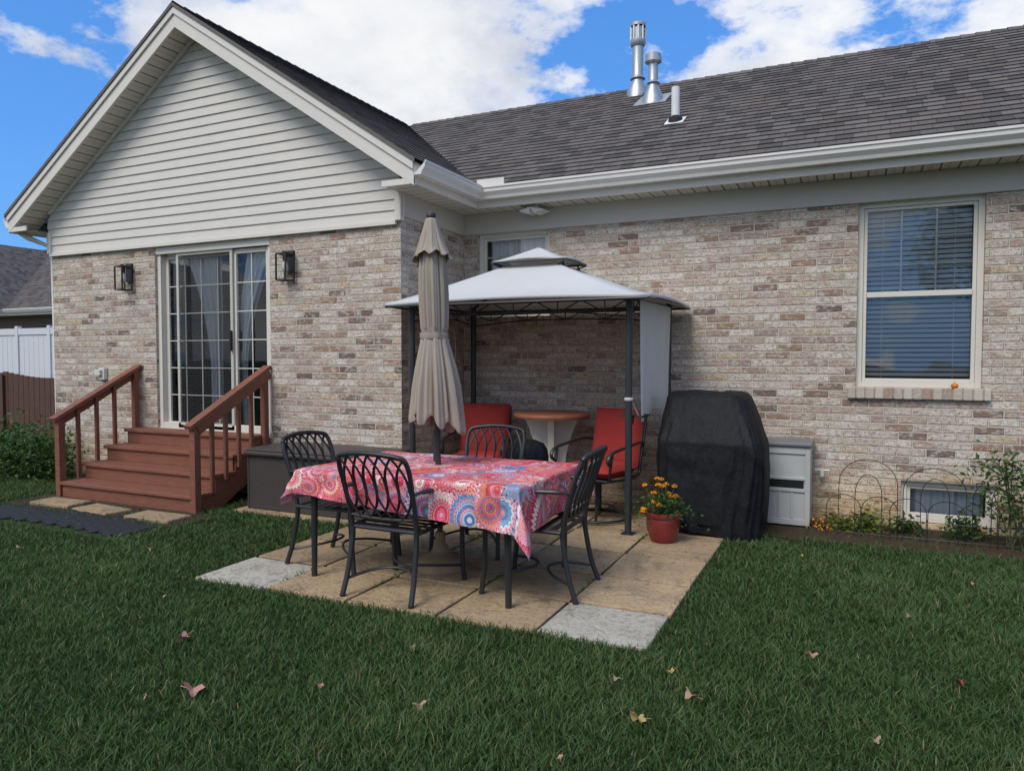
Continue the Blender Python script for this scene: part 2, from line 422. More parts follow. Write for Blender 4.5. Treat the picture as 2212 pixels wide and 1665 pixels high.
cd=Vector((-.22,.88,.40)).normalized(); nd.inputs[1].default_value=cd
bias=W.ramp(nd.outputs['Value'],[(.76,0.),(.93,1.)])
den=W.m('ADD',n1,W.m('MULTIPLY_ADD',bias,.19,-.09))
den=W.m('ADD',den,W.m('MULTIPLY',W.m('LESS_THAN',y,-.05),.12))
mask=W.ramp(den,[(.475,0.),(.52,.8),(.58,1.)])
shade=W.ramp(n2,[(.36,(5.5,5.7,6.2)),(.48,(7.0,7.15,7.45)),(.60,(7.9,7.95,8.0))])
tint=W.mix(1.,sky.outputs[0],(.85,1.35,1.75),'MULTIPLY')
zr=W.ramp(z,[(0.,1.),(.25,0.)])
tint=W.mix(W.m('MULTIPLY',zr,.8),tint,(2.2,4.2,7.2))
tint=W.mix(.6,tint,(.62,2.4,6.9))
mixc=W.mix(mask,tint,shade)
t.links.new(mixc,bg.inputs[0]); bg.inputs[1].default_value=.122
sl=bpy.data.lights.new('sun','SUN'); sl.energy=2.4; sl.angle=rad(28); sl.color=(1,.97,.92)
so=bpy.data.objects.new('sun',sl); COL.objects.link(so)
az=rad(SUN_AZ); el=rad(SUN_EL)
dv=Vector((math.sin(az)*math.cos(el),math.cos(az)*math.cos(el),math.sin(el)))
so.rotation_euler=dv.to_track_quat('Z','Y').to_euler(); so.location=(0,-5,10)
S.view_settings.view_transform='Standard'; S.view_settings.look='None'; S.view_settings.exposure=0

# ------------------------------------------------------------ ground
g=MB(); g.quad((-200,-150,0),(200,-150,0),(200,250,0),(-200,250,0)); g.obj('ground',M['ground'],kind='structure')
b=MB()
def irregular(mb,pts,z,mi=0):
    mb.add([(x,y,z) for x,y in pts],[tuple(range(len(pts)))],mi)
pts=[(-.72,6.86)]+[(-.72+i*.15,6.02+.06*math.sin(i*1.7)+.04*math.sin(i*3.1)-(.1 if i>8 else 0)) for i in range(26)]+[(3.2,6.86)]
irregular(b,pts,.006)
pts=[(-7.6,4.6),(-7.5,4.25),(-6.9,4.18),(-6.2,4.12),(-5.6,4.1),(-5.15,4.25),(-5.1,4.72),(-7.6,4.75)]
irregular(b,pts,.005)
pts=[(-10,5.66),(-10,5.0),(-8.6,4.9),(-7.5,5.05),(-7.4,5.66)]
irregular(b,pts,.005)
b.obj('garden_soil',M['dirt'],kind='structure')

# patio
pt=MB(); ang=rad(2.0); cx,cy=-2.35,3.34
def P(a,bb):
    return (cx+a*math.cos(ang*.5)-0*bb, cy+bb+a*math.sin(ang)*max(0,1-bb/1.2))
xs=[-1.48,-.885,-.295,.30,.89,1.48]; ys=[0,.53,1.10,1.68,2.26,2.84,3.42]
zb=MB(); zb.box(-3.80,-.89,3.40,6.86,-.05,.004)
for i in range(5):
    for j in range(6):
        w_=.010; h_=.016
        q=[P(xs[i]+w_,ys[j]+h_),P(xs[i+1]-w_,ys[j]+h_),P(xs[i+1]-w_,ys[j+1]-h_),P(xs[i]+w_,ys[j+1]-h_)]
        q=[(a+random.uniform(-.005,.005),b_+random.uniform(-.005,.005)) for a,b_ in q]
        zt=.022+random.uniform(-.006,.006); mi=1 if (j==0 and i in(0,4)) else 0
        vs=[(x,y,-.03) for x,y in q]+[(x,y,zt+random.uniform(-.003,.003)) for x,y in q]
        pt.add(vs,[(4,5,6,7),(0,1,5,4),(1,2,6,5),(2,3,7,6),(3,0,4,7)],mi)
for i in range(3):
    x0=-5.2+i*.46; vs=[(x0,4.93,-.03),(x0+.45,4.93,-.03),(x0+.45,5.6,-.03),(x0,5.6,-.03)]
    vs+= [(a,b_,.02) for a,b_,_ in vs]; pt.add(vs,[(4,5,6,7),(0,1,5,4),(1,2,6,5),(2,3,7,6),(3,0,4,7)],0)
pt.obj('patio',[M['tan'],M['white']],bevel=.006,kind='structure')
zb.obj('patio_bed',M['joint'],kind='structure')
for i,(x,y,a) in enumerate([(-6.97,4.46,.05),(-6.28,4.40,-.08),(-5.56,4.42,.03)]):
    m=MB(); m.box(x-.27,x+.27,y-.13,y+.13,-.02,.035)
    o=m.obj('stepping_stone',M['tan'],bevel=.012,loc=(x,y,0)); o.rotation_euler[2]=a
    o['label']='tan concrete stepping stone set in soil before the steps'; o['category']='stepping stone'; o['group']='stepping stones at the wooden steps'
m=MB()
for i in range(24):
    for j in range(5):
        a=i/23; X=-7.6+a*2.3; Y=3.72+.12*math.sin(a*3.0)+.10*a+j*.08+(.04 if i%2 else 0)
        m.lathe([(.062,.0),(.062,.016+.004*(j%2)),(.05,.024),(.0,.026)],(X,Y,.0),9,cap=False)
m.obj('path_edging',M['rubber'],kind='structure')

# ------------------------------------------------------------ house
house=empty('brick_house',(-6.38,5.67,0),'beige tumbled brick ranch house with sided gable and grey shingle roof','house')
YW,YM=5.67,6.87; XL,XR=-8.91,-3.81; XE=7.0
def wall_y(mb,x0,x1,z0,z1,Y,ops,th=.11,mi=0):
    xs=sorted({x0,x1,*[o[0] for o in ops],*[o[1] for o in ops]}); zs=sorted({z0,z1,*[o[2] for o in ops],*[o[3] for o in ops]})
    inop=lambda x,z:any(o[0]<x<o[1] and o[2]<z<o[3] for o in ops)
    for i in range(len(xs)-1):
        for j in range(len(zs)-1):
            a,b_,c,d=xs[i],xs[i+1],zs[j],zs[j+1]
            if inop((a+b_)/2,(c+d)/2): continue
            mb.quad((a,Y,c),(b_,Y,c),(b_,Y,d),(a,Y,d),mi)
            mb.quad((b_,Y+th,c),(a,Y+th,c),(a,Y+th,d),(b_,Y+th,d),mi)
    for o in ops:
        a,b_,c,d=o; e=Y+th
        mb.quad((a,Y,c),(a,Y,d),(a,e,d),(a,e,c),mi); mb.quad((b_,Y,c),(b_,e,c),(b_,e,d),(b_,Y,d),mi)
        mb.quad((a,Y,c),(a,e,c),(b_,e,c),(b_,Y,c),mi); mb.quad((a,Y,d),(b_,Y,d),(b_,e,d),(a,e,d),mi)
wl=MB()
DO=(-7.10,-5.41,.60,2.66); W1=(-3.64,-2.81,1.86,2.76); W2=(.03,.95,1.18,2.76); W3=(.39,1.08,.05,.40)
wall_y(wl,XL,XR,0,2.79,YW,[DO])
wall_y(wl,XR,XE,0,2.79,YM,[W1,W2,W3])
wl.quad((XR,YW,0),(XR,YM,0),(XR,YM,2.79),(XR,YW,2.79))
wl.quad((XL,12.6,0),(XL,YW,0),(XL,YW,2.79),(XL,12.6,2.79))
wl.quad((XE,YM,0),(XE,12.6,0),(XE,12.6,2.79),(XE,YM,2.79))
wl.quad((XE,12.6,0),(XL,12.6,0),(XL,12.6,2.79),(XE,12.6,2.79))
wl.obj('wall',M['brick'],house)
fl=MB(); fl.quad((XL+.02,YW+.12,.57),(XR-.02,YW+.12,.57),(XR-.02,12.5,.57),(XL+.02,12.5,.57)); fl.quad((XR-.02,YM+.12,.57),(XE-.1,YM+.12,.57),(XE-.1,12.5,.57),(XR-.02,12.5,.57))
fl.quad((XL+.02,YW+.12,2.93),(XR-.02,YW+.12,2.93),(XR-.02,12.5,2.93),(XL+.02,12.5,2.93)); fl.quad((XR-.02,YM+.12,2.93),(XE-.1,YM+.12,2.93),(XE-.1,12.5,2.93),(XR-.02,12.5,2.93))
fl.quad((XL+.1,8.6,.57),(XR,8.6,.57),(XR,8.6,2.93),(XL+.1,8.6,2.93)); fl.quad((XR,8.4,-.0),(XE,8.4,0),(XE,8.4,2.93),(XR,8.4,2.93))
fl.obj('interior_shell',M['interior'],house)
fz=MB()
fz.box(XR+.0,XE,YM-.025,YM+.06,2.74,2.955); fz.box(XR,XR+.025,YW,YM-.025,2.74,2.955)
fz.box(XR-.03,XR+.03,YW-.03,YW,2.74,2.955)
fz.obj('frieze_board',M['frieze'],house,bevel=.003)
RX,RZ,SL=-6.38,5.07,.655
def roofz(X): return RZ-SL*abs(X-RX)
sd=MB(); z0=2.70; zt=RZ-.236
k=0; zc=z0
def xlim(z): return max(0,min(XR-RX+.0,(zt-z)/SL))
while zc<zt-.01:
    z1=min(zc+.1,zt); h0=xlim(zc); h1=xlim(z1)
    yb=YW-.027; yt=YW-.013
    sd.quad((RX-h0,yb,zc),(RX+h0,yb,zc),(RX+h1,yt,z1),(RX-h1,yt,z1))
    sd.quad((RX-h0,YW-.008,zc-.003),(RX+h0,YW-.008,zc-.003),(RX+h0,yb,zc),(RX-h0,yb,zc))
    if h0>1 and k%2:
        xj=RX+random.uniform(-.8,.6)*h0
        sd.quad((xj,yb-.002,zc),(xj+.4,yb-.0004,zc),(xj+.4,yt-.0004,z1),(xj,yt-.002,z1))
    zc=z1;k+=1
sd.obj('gable_siding',M['siding'],house)
cr=MB()
cr.box(XR-.035,XR+.028,YW-.046,YW+.02,2.70,2.955); cr.box(XL-.028,XL+.035,YW-.046,YW+.02,2.70,2.955)
cr.box(XL,XR-.036,YW-.040,YW-.005,2.665,2.70)
for s in(-1,1):
    a=Vector((RX,YW-.04,zt-.015)); b_=Vector((RX+s*2.5,YW-.04,zt-.015-SL*2.5))
    cr.beam(a,b_,.03,.03)
cr.obj('siding_trim',M['trim'],house)
YF=5.38
rk=MB(); sf=MB(); rf=MB()
XO=2.90
for s in(-1,1):
    for (o1,o2,yy0,yy1) in((.05,.235,YF,YF+.025),(.03,.10,YF-.018,YF)):
        x0,x1=RX,RX+s*XO
        v=[(x0,yy0,RZ-o1),(x1,yy0,roofz(x1)-o1),(x1,yy0,roofz(x1)-o2),(x0,yy0,RZ-o2)]
        v+=[(a,yy1,c) for a,_,c in v]
        rk.add(v,[(0,1,2,3) if s<0 else (3,2,1,0),(4,7,6,5) if s<0 else (5,6,7,4),(0,4,5,1),(1,5,6,2),(2,6,7,3)])
    x0,x1=RX,RX+s*XO; L=math.hypot(XO,XO*SL)
    sf.quad((x0,YF+.02,RZ-.232),(x1,YF+.02,roofz(x1)-.232),(x1,YW,roofz(x1)-.232),(x0,YW,RZ-.232),uv=[(0,0),(L,0),(L,.3),(0,.3)])
sf.quad((XR,YF+.02,2.956),(RX+XO-.02,YF+.02,2.956),(RX+XO-.02,6.58,2.956),(XR,6.58,2.956),uv=[(0,0),(0,.3),(1.2,.3),(1.2,0)])
sf.quad((XR,6.56,2.955),(XE,6.56,2.955),(XE,YM,2.955),(XR,YM,2.955),uv=[(0,0),(XE-XR,0),(XE-XR,.3),(0,.3)])
sf.quad((RX-XO+.02,YF+.02,2.956),(XL,YF+.02,2.956),(XL,12,2.956),(RX-XO+.02,12,2.956),uv=[(0,0),(0,.3),(6,.3),(6,0)])
sf.obj('soffit',M['soffit'],house)
rk.box(RX+XO-.02,RX+XO,YF+.026,6.58,2.945,3.14); rk.box(RX-XO,RX-XO+.02,YF+.026,12,2.945,3.14)
rk.box(RX+XO,XE+.3,6.56,6.58,2.945,3.12)
rk.box(RX+XO-.34,RX+XO,YF+.003,YF+.022,2.945,3.0); rk.box(RX-XO,RX-XO+.34,YF+.003,YF+.022,2.945,3.0)
rk.obj('rake_and_fascia',M['trim'],house,bevel=.003)
def slope(mb,A,B,C,Dd,Lu,ex=.14,lift=.009):
    A,B,C,Dd=map(Vector,(A,B,C,Dd)); N=(B-A).cross(Dd-A).normalized()
    Ls=(Dd-A).length; n=int(math.ceil(Ls/ex))
    for i in range(n):
        t0=i*ex/Ls; t1=min(1,(i+1)*ex/Ls)
        a=A.lerp(Dd,t0)+N*lift; b_=B.lerp(C,t0)+N*lift; c=B.lerp(C,t1); d=A.lerp(Dd,t1)
        mb.quad(a,b_,c,d,uv=[(0,t0*Ls+.001),(Lu,t0*Ls+.001),(Lu,t1*Ls-.001),(0,t1*Ls-.001)])
        mb.quad(A.lerp(Dd,t0),B.lerp(C,t0),b_,a,uv=[(0,i*ex+.001),(Lu,i*ex+.001),(Lu,i*ex+.004),(0,i*ex+.004)])
YR=9.75; YE=6.50; ZE=3.155
xo=RX+XO+.03
slope(rf,(xo,YF-.03,roofz(xo)),(xo,YR,roofz(xo)),(RX,YR,RZ),(RX,YF-.03,RZ),YR-YF)
xo2=RX-XO-.03
slope(rf,(xo2,YR,roofz(xo2)),(xo2,YF-.03,roofz(xo2)),(RX,YF-.03,RZ),(RX,YR,RZ),YR-YF)
slope(rf,(xo2,YE,ZE),(XE+.3,YE,ZE),(XE+.3,YR,RZ+.01),(xo2,YR,RZ+.01),XE+.3-xo2)
slope(rf,(XE+.3,13,3.155),(xo2,13,3.155),(xo2,YR,RZ+.01),(XE+.3,YR,RZ+.01),XE+.3-xo2)
for s in(-1,1):
    x1=RX+s*(XO+.03)
    v=[(RX,YF-.03,RZ+.008),(x1,YF-.03,roofz(x1)+.008),(x1,YF-.03,roofz(x1)-.03),(RX,YF-.03,RZ-.03)]
    v+=[(a,YF+.2,c-.001) for a,_,c in v]
    i0=len(rf.f); rf.add(v,[(0,1,2,3),(3,2,6,7)])
    for q in range(i0,len(rf.f)): rf.uv[q]=[(0,.02)]*4
i0=len(rf.f)
for i in range(int((XE+.3+6.3)/.15)):
    x0=-6.3+i*.15
    rf.add([(x0,YR-.12,RZ-.05),(x0+.15,YR-.12,RZ-.058),(x0+.15,YR,RZ+.022),(x0,YR,RZ+.032),(x0+.15,YR+.12,RZ-.05),(x0,YR+.12,RZ-.05)],[(0,1,2,3),(3,2,4,5)])
for i in range(int((YR-YF)/.15)):
    y0=YF-.02+i*.15
    rf.add([(RX+.12,y0,RZ-.055),(RX+.12,y0+.15,RZ-.06),(RX,y0+.15,RZ+.018),(RX,y0,RZ+.028),(RX-.12,y0+.15,RZ-.055),(RX-.12,y0,RZ-.055)],[(0,1,2,3),(3,2,4,5)])
for q in range(i0,len(rf.f)):
    a=random.uniform(0,30); rf.uv[q]=[(a,.07),(a+.1,.07),(a+.1,.08),(a,.08)]
roof=rf.obj('roof',M['shingle'],house)
def gutter(mb,p0,p1,out):
    p0=Vector(p0);p1=Vector(p1);o=Vector(out)
    pr=[(0,.0),(.0,-.115),(.075,-.118),(.085,-.09),(.115,-.055),(.118,-.02),(.128,-.018),(.128,.002),(.116,.002),(.116,-.012),(.012,-.105)]
    n=len(pr); vs=[]
    for p in(p0,p1):
        for a,z in pr: vs.append(p+o*a+Vector((0,0,z)))
    fs=[(i,(i+1)%n,(i+1)%n+n,i+n) for i in range(n)]
    fs+=[tuple(range(n))[::-1],tuple(range(n,2*n))]
    mb.add(vs,fs)
GX=RX+XO
gt=MB(); gutter(gt,(GX,YF+.0,3.135),(GX,6.56,3.135),(1,0,0)); gutter(gt,(GX+.0,6.56,3.133),(XE+.3,6.56,3.133),(0,-1,0)); gt.obj('gutter',M['gutter'],house)
gt=MB(); gutter(gt,(RX-XO,YF+.02,3.12),(RX-XO,12,3.12),(-1,0,0)); gt.obj('gutter',M['gutter'],house)
gt=MB(); gt.box(GX+.06,GX+.36,6.44,6.455,3.12,3.20); gt.obj('splash_guard',M['gutter'],house)
gt=MB(); gt.tube([(RX-XO-.05,5.5,3.0),(RX-XO+.1,5.55,2.9),(XL-.05,5.72,2.78),(XL-.05,5.74,.2)],.035,8); gt.obj('downspout',M['gutter'],house)

def frame(mb,x0,x1,z0,z1,y,w_,d,mi=0):
    mb.box(x0,x0+w_,y,y+d,z0,z1,mi);mb.box(x1-w_,x1,y,y+d,z0,z1,mi)
    mb.box(x0+w_,x1-w_,y,y+d,z1-w_,z1,mi);mb.box(x0+w_,x1-w_,y,y+d,z0,z0+w_,mi)
def window(name,x0,x1,z0,z1,nv,nh,blind,hung=True):
    m=MB(); y=YM+.045
    frame(m,x0,x1,z0,z1,y,.045,.06); frame(m,x0+.046,x1-.046,z0+.046,z1-.046,y+.018,.028,.04)
    a,b_=x0+.075,x1-.075; zm=(z0+z1)/2
    if hung: m.box(a,b_,y+.005,y+.055,zm-.02,zm+.025)
    wd=m.obj(name,M['vinyl'],house,bevel=.003)
    mm=MB()
    segs=[(z0+.075,zm-.02),(zm+.025,z1-.075)] if hung else [(z0+.075,z1-.075)]
    if nv>1:
        for (c,d) in segs[-1:]:
            for i in range(1,nv): X=a+(b_-a)*i/nv; mm.box(X-.007,X+.007,y+.046,y+.052,c,d)
            for i in range(1,nh):
                Z=c+(d-c)*i/nh; mm.box(a,b_,y+.0465,y+.0515,Z-.007,Z+.007)
        mm.obj('muntin_grid',M['vinyl'],wd)
    gq=MB(); gq.quad((a,y+.04,z0+.07),(b_,y+.04,z0+.07),(b_,y+.04,z1-.07),(a,y+.04,z1-.07)); gq.obj('glass',M['glass'],wd)
    if blind=='blind':
        bl=MB(); Z=z0+.09
        while Z<z1-.08:
            bl.add([(a,y+.098,Z+.004),(b_,y+.098,Z+.004),(b_,y+.078,Z+.033),(a,y+.078,Z+.033)],[(0,1,2,3)]); Z+=.041
        for X in (a+.12,b_-.12): bl.box(X-.002,X+.002,y+.072,y+.075,z0+.08,z1-.05)
        bl.obj('blind',M['blind'],wd)
    else:
        bl=MB(); nn=60
        for i in range(nn):
            X0=a+(b_-a)*i/nn; X1=a+(b_-a)*(i+1)/nn; f=lambda X:y+.12+.018*math.sin(X*70)+.01*math.sin(X*31)
            bl.quad((X0,f(X0),z0+.05),(X1,f(X1),z0+.05),(X1,f(X1),z1-.05),(X0,f(X0),z1-.05))
        bl.obj('curtain',M['sheer'],wd,smooth=True)
    return wd
w1=window('window',*W1[:2],W1[2],2.745,2,2,'c'); w2=window('window',*W2[:2],W2[2],2.745,3,3,'blind')
w3=window('basement_window',*W3,1,1,'c',False)
def sillb(x0,x1,z,Y,par,nm='sill'):
    s_=MB(); X=x0
    while X<x1-.01:
        s_.box(X,min(X+.060,x1),Y-.045+random.uniform(-.004,.004),Y+.05,z-.095,z+random.uniform(-.003,.0)); X+=.071
    o=s_.obj(nm,M['sill'],par,bevel=.005)
    q=MB(); q.box(x0+.003,x1-.003,Y-.034,Y+.05,z-.09,z-.008); q.obj('sill_mortar',M['mortar'],par)
sillb(-.03,1.01,1.18,YM,w2); sillb(-3.70,-2.75,1.86,YM,w1)

# sliding door
m=MB(); x0,x1,z0,z1=DO; y=YW+.03
frame(m,x0,x1,z0+.05,z1,y,.055,.09); m.box(x0,x1,y-.012,y+.1,z0-.0,z0+.049)
m.box(x0-.0,x1+.0,y-.02,y-.001,z1-.075,z1+.004)
def panel(mb,a,b_,yy,w_=.05): frame(mb,a,b_,z0+.06,z1-.08,yy,w_,.03)
panel(m,x0+.055,-5.95,y+.062); panel(m,-5.98,x1-.055,y+.025)
dr=m.obj('sliding_door',M['vinyl'],house,bevel=.003)
mm=MB()
for (a,b_,yy,nn) in((x0+.105,-6.0,y+.07,4),(-5.93,x1-.105,y+.036,2)):
    for i in range(1,nn): X=a+(b_-a)*i/nn; mm.box(X-.005,X+.005,yy,yy+.008,z0+.11,z1-.13)
    for i in range(1,6): Z=z0+.11+(z1-z0-.24)*i/6; mm.box(a,b_,yy+.0005,yy+.0075,Z-.005,Z+.005)
mm.obj('muntin_grid',M['vinyl'],dr)
gq=MB()
for (a,b_,yy) in((x0+.105,-5.98,y+.085),(-5.93,x1-.105,y+.05)): gq.quad((a,yy,z0+.1),(b_,yy,z0+.1),(b_,yy,z1-.12),(a,yy,z1-.12))
gq.obj('glass',M['dglass'],dr)
sc=MB(); frame(sc,-6.80,-5.96,z0+.05,z1-.07,y+.0,.035,.018); sc.obj('screen_door_frame',simple('screen_frame',(.50,.48,.42),.5),dr)
sc=MB(); sc.quad((-6.77,y+.008,z0+.08),(-5.99,y+.008,z0+.08),(-5.99,y+.008,z1-.1),(-6.77,y+.008,z1-.1)); sc.obj('insect_screen',M['screen'],dr)
h=MB(); h.box(-5.985,-5.965,y-.035,y-.003,1.50,1.72); h.obj('handle',M['iron'],dr,bevel=.004)
ct=MB()
def curt(fa,fb):
    nz_,nx_=24,50; vs=[];fs=[]
    for j in range(nz_+1):
        Z=z0+.08+(z1-z0-.2)*j/nz_; tt=j/nz_
        a,b_=fa(tt),fb(tt)
        for i in range(nx_+1):
            s_=i/nx_; X=a+(b_-a)*s_; vs.append((X,YW+.165+.018*math.sin(s_*40)+.010*math.sin(s_*17+tt*3),Z))
    for j in range(nz_):
        for i in range(nx_): q=j*(nx_+1)+i; fs.append((q,q+1,q+nx_+2,q+nx_+1))
    ct.add(vs,fs)
sm=lambda t_:max(0,min(1,t_))**1.7
curt(lambda t_:-6.44-.34*sm((t_-.35)/.65), lambda t_:-6.26+.0*t_-.02*sm((t_-.42)/.58))
curt(lambda t_:-6.02+.14*sm((t_-.45)/.55), lambda t_:-5.90+.38*sm((t_-.35)/.65))
ct.obj('curtain',M['sheer'],dr,smooth=True)
ch=MB()
for X in(-5.80,-5.5,-5.20): ch.tube([(X,6.1,.6),(X,6.1,1.5)],.025,6)
for Z in(1.5,1.35,1.2,1.0): ch.tube([(-5.83,6.1,Z),(-5.5,6.07,Z+.05),(-5.17,6.1,Z)],.03,6)
ch.obj('dining_chair_back',M['warmwood'],dr)

bulbm=simple('frosted_bulb',(.5,.5,.48),.3)
def lantern(X,Z):
    m=MB(); a=.06; y0=YW-.155; y1=YW-.035; z0,z1=Z-.14,Z+.12; r=.007
    for xx in(X-a,X+a):
        for yy in(y0,y1): m.box(xx-r,xx+r,yy-r,yy+r,z0,z1)
    for zz in(z0,z1):
        m.box(X-a,X+a,y0-r*.95,y0+r*.95,zz-r,zz+r);m.box(X-a,X+a,y1-r*.95,y1+r*.95,zz-r,zz+r)
        m.box(X-a-r*.9,X-a+r*.9,y0,y1,zz-r*.9,zz+r*.9);m.box(X+a-r*.9,X+a+r*.9,y0,y1,zz-r*.9,zz+r*.9)
    m.box(X-.045,X+.045,YW-.03,YW-.001,Z-.05,Z+.16); m.beam((X,YW-.02,Z+.125),(X,y0+.03,Z+.14),.025,.012)
    m.tube([(X,y0+.06,Z+.13),(X,y0+.06,Z+.05)],.022,10)
    l=m.obj('wall_lantern',M['iron'],house)
    b=MB(); b.lathe([(.0,-.07),(.028,-.05),(.033,-.01),(.022,.03),(.015,.055)],(X,y0+.06,Z),14,cap=False); autos(b.obj('bulb',bulbm,l),80)
lantern(-7.50,2.34); lantern(-5.12,2.34)
m=MB(); m.box(-8.03,-7.93,YW-.05,YW-.001,1.17,1.31); m.box(-8.06,-7.96,YW-.085,YW-.05,1.22,1.29); m.obj('outlet_box',M['barleg'],house,bevel=.008)
m=MB(); m.box(-2.98,-2.86,6.68,6.80,2.925,2.953)
for s in(-1,1):
    m.add([(-2.92,6.62,2.925),(-2.92,6.82,2.925),(-2.92+s*.15,6.80,2.90),(-2.92+s*.13,6.64,2.90),(-2.92+s*.03,6.66,2.868),(-2.92+s*.03,6.80,2.868)],[(0,1,2,3),(3,2,5,4),(0,3,4),(1,5,2),(0,4,5,1)])
m.obj('flood_light',M['pvc'],house)
def main_z(Y): return ZE+(RZ+.01-ZE)/(YR-YE)*(Y-YE)
v=MB(); X,Y=-2.63,9.5; zb_=main_z(Y)
v.lathe([(.16,-.12),(.14,.02),(.085,.14),(.075,.16),(.075,.62)],(X,Y,zb_),20); v.lathe([(.10,.18),(.09,.2),(.078,.215)],(X,Y,zb_),20)
v.lathe([(.085,.60),(.105,.63),(.105,.68),(.075,.68)],(X,Y,zb_),20); v.lathe([(.085,.66),(.085,.84)],(X,Y,zb_),16,mi=0)
for k in range(10):
    a=k*math.pi/5; v.beam((X+.098*math.cos(a),Y+.098*math.sin(a),zb_+.66),(X+.098*math.cos(a),Y+.098*math.sin(a),zb_+.86),.02,.006)
v.lathe([(.106,.855),(.106,.89),(.09,.905),(.0,.91)],(X,Y,zb_),20,cap=False)
autos(v.obj('flue_pipe',[M['galv'],M['slot']],roof))
v=MB(); X,Y=-2.29,8.98; zb_=main_z(Y)
v.lathe([(.16,-.1),(.13,.02),(.07,.16),(.062,.18),(.062,.46)],(X,Y,zb_),20); v.lathe([(.085,.2),(.064,.23)],(X,Y,zb_),20)
v.lathe([(.07,.44),(.105,.46),(.105,.50),(.10,.505),(.10,.55),(.06,.575),(.0,.58)],(X,Y,zb_),20,cap=False)
sl_=(RZ-ZE)/(YR-YE)
v.add([(X-.2,Y-.22,zb_-.22*sl_+.014),(X+.2,Y-.22,zb_-.22*sl_+.014),(X+.2,Y+.2,zb_+.2*sl_+.014),(X-.2,Y+.2,zb_+.2*sl_+.014)],[(0,1,2,3)])
autos(v.obj('flue_pipe',M['galv'],roof))
v=MB(); X,Y=-1.76,7.87; zb_=main_z(Y)
v.lathe([(.085,-.06),(.075,.03),(.05,.055)],(X,Y,zb_),18,mi=1); v.lathe([(.045,-.02),(.045,.36),(.038,.36),(.038,.2)],(X,Y,zb_),18)
v.add([(X-.1,Y-.12,zb_-.12*sl_+.014),(X+.1,Y-.12,zb_-.12*sl_+.014),(X+.1,Y+.1,zb_+.1*sl_+.014),(X-.1,Y+.1,zb_+.1*sl_+.014)],[(0,1,2,3)])
autos(v.obj('vent_pipe',[M['pvc'],M['rubber']],roof))
m=MB(); m.lathe([(0,0),(.018,.002),(.027,.018),(.020,.036),(.004,.042),(.003,.055)],(0,0,0),14,mod=lambda r,z,t_,j:(r*(1+.08*math.cos(t_*8)),z),cap=False)
o=autos(m.obj('gourd',M['pumpkin']),80); o.location=(.76,6.86,1.181); o['label']='tiny orange gourd resting on the brick window sill'; o['category']='gourd'

# ------------------------------------------------------------ steps
st=empty('wooden_steps',(-6.41,4.72,0),'red-brown painted wooden steps with railings below the sliding door','steps')
X0,X1=-7.36,-5.47; Yf=[4.72,4.97,5.22,5.47]; Zs=[.16,.32,.48,.64]
m=MB()
for i in range(4):
    yb=Yf[i+1]+.02 if i<3 else YW-.003
    m.box(X0-.01,X1+.01,Yf[i]-.025,yb,Zs[i]-.035,Zs[i])
m.obj('tread',M['wood'],st,bevel=.006)
m=MB()
for i in range(4): m.box(X0+.02,X1-.02,Yf[i],Yf[i]+.02,(Zs[i-1] if i else 0)+.001,Zs[i]-.036)
m.obj('riser',M['wood'],st,bevel=.003)
for s,X in((0,X0+.02),(1,X1-.02)):
    m=MB(); x_a,x_b=(X-.02,X+.018)
    prof=[(4.745,0),(4.745,.124),(4.99,.124),(4.99,.284),(5.24,.284),(5.24,.444),(5.49,.444),(5.49,.604),(5.66,.604),(5.66,.33),(5.08,0)]
    n=len(prof); m.add([(x_a,a,b_) for a,b_ in prof]+[(x_b,a,b_) for a,b_ in prof],[tuple(range(n)),tuple(range(n,2*n))[::-1]]+[(i,i+n,(i+1)%n+n,(i+1)%n) for i in range(n)])
    m.obj('stringer',M['wood'],st)
    m=MB(); xr=X+(.045 if s else -.045)
    m.box(xr-.035,xr+.035,4.70,4.77,0,.80); m.box(xr-.03,xr+.03,5.58,5.64,.30,1.28)
    for k in range(3 if s==0 else 4):
        yy=4.93+k*(.21 if s==0 else .165); zt_=.80+(yy-4.72)*.545
        m.box(xr-.018,xr+.018,yy-.018,yy+.018,max(.0,(yy-4.75)*.62-.02)+.06,zt_)
    m.beam((xr,4.66,.795),(xr,5.665,1.335),.10,.04); m.beam((xr+.03*(1 if s else -1),4.74,.765),(xr+.03*(1 if s else -1),5.655,1.265),.03,.09)
    m.obj('railing',M['wood'],st,bevel=.004)

# ------------------------------------------------------------ brown deck box
db=empty('deck_box',(-4.38,5.3,0),'dark brown wicker-textured resin deck box against the brick wall','deck box')
m=MB(); m.box(-5.10,-3.66,5.04,5.60,.02,.52)
for X in(-5.10,-3.66): m.box(X-.012,X+.012,5.03,5.07,.02,.52)
m.obj('body',M['weave'],db,bevel=.012)
m=MB(); m.box(-5.13,-3.63,5.00,5.62,.525,.565); m.box(-5.11,-3.65,5.02,5.61,.56,.59); m.obj('lid',simple('brown_resin_lid',(.06,.048,.043),.45,.15,8,.3,120),db,bevel=.014)

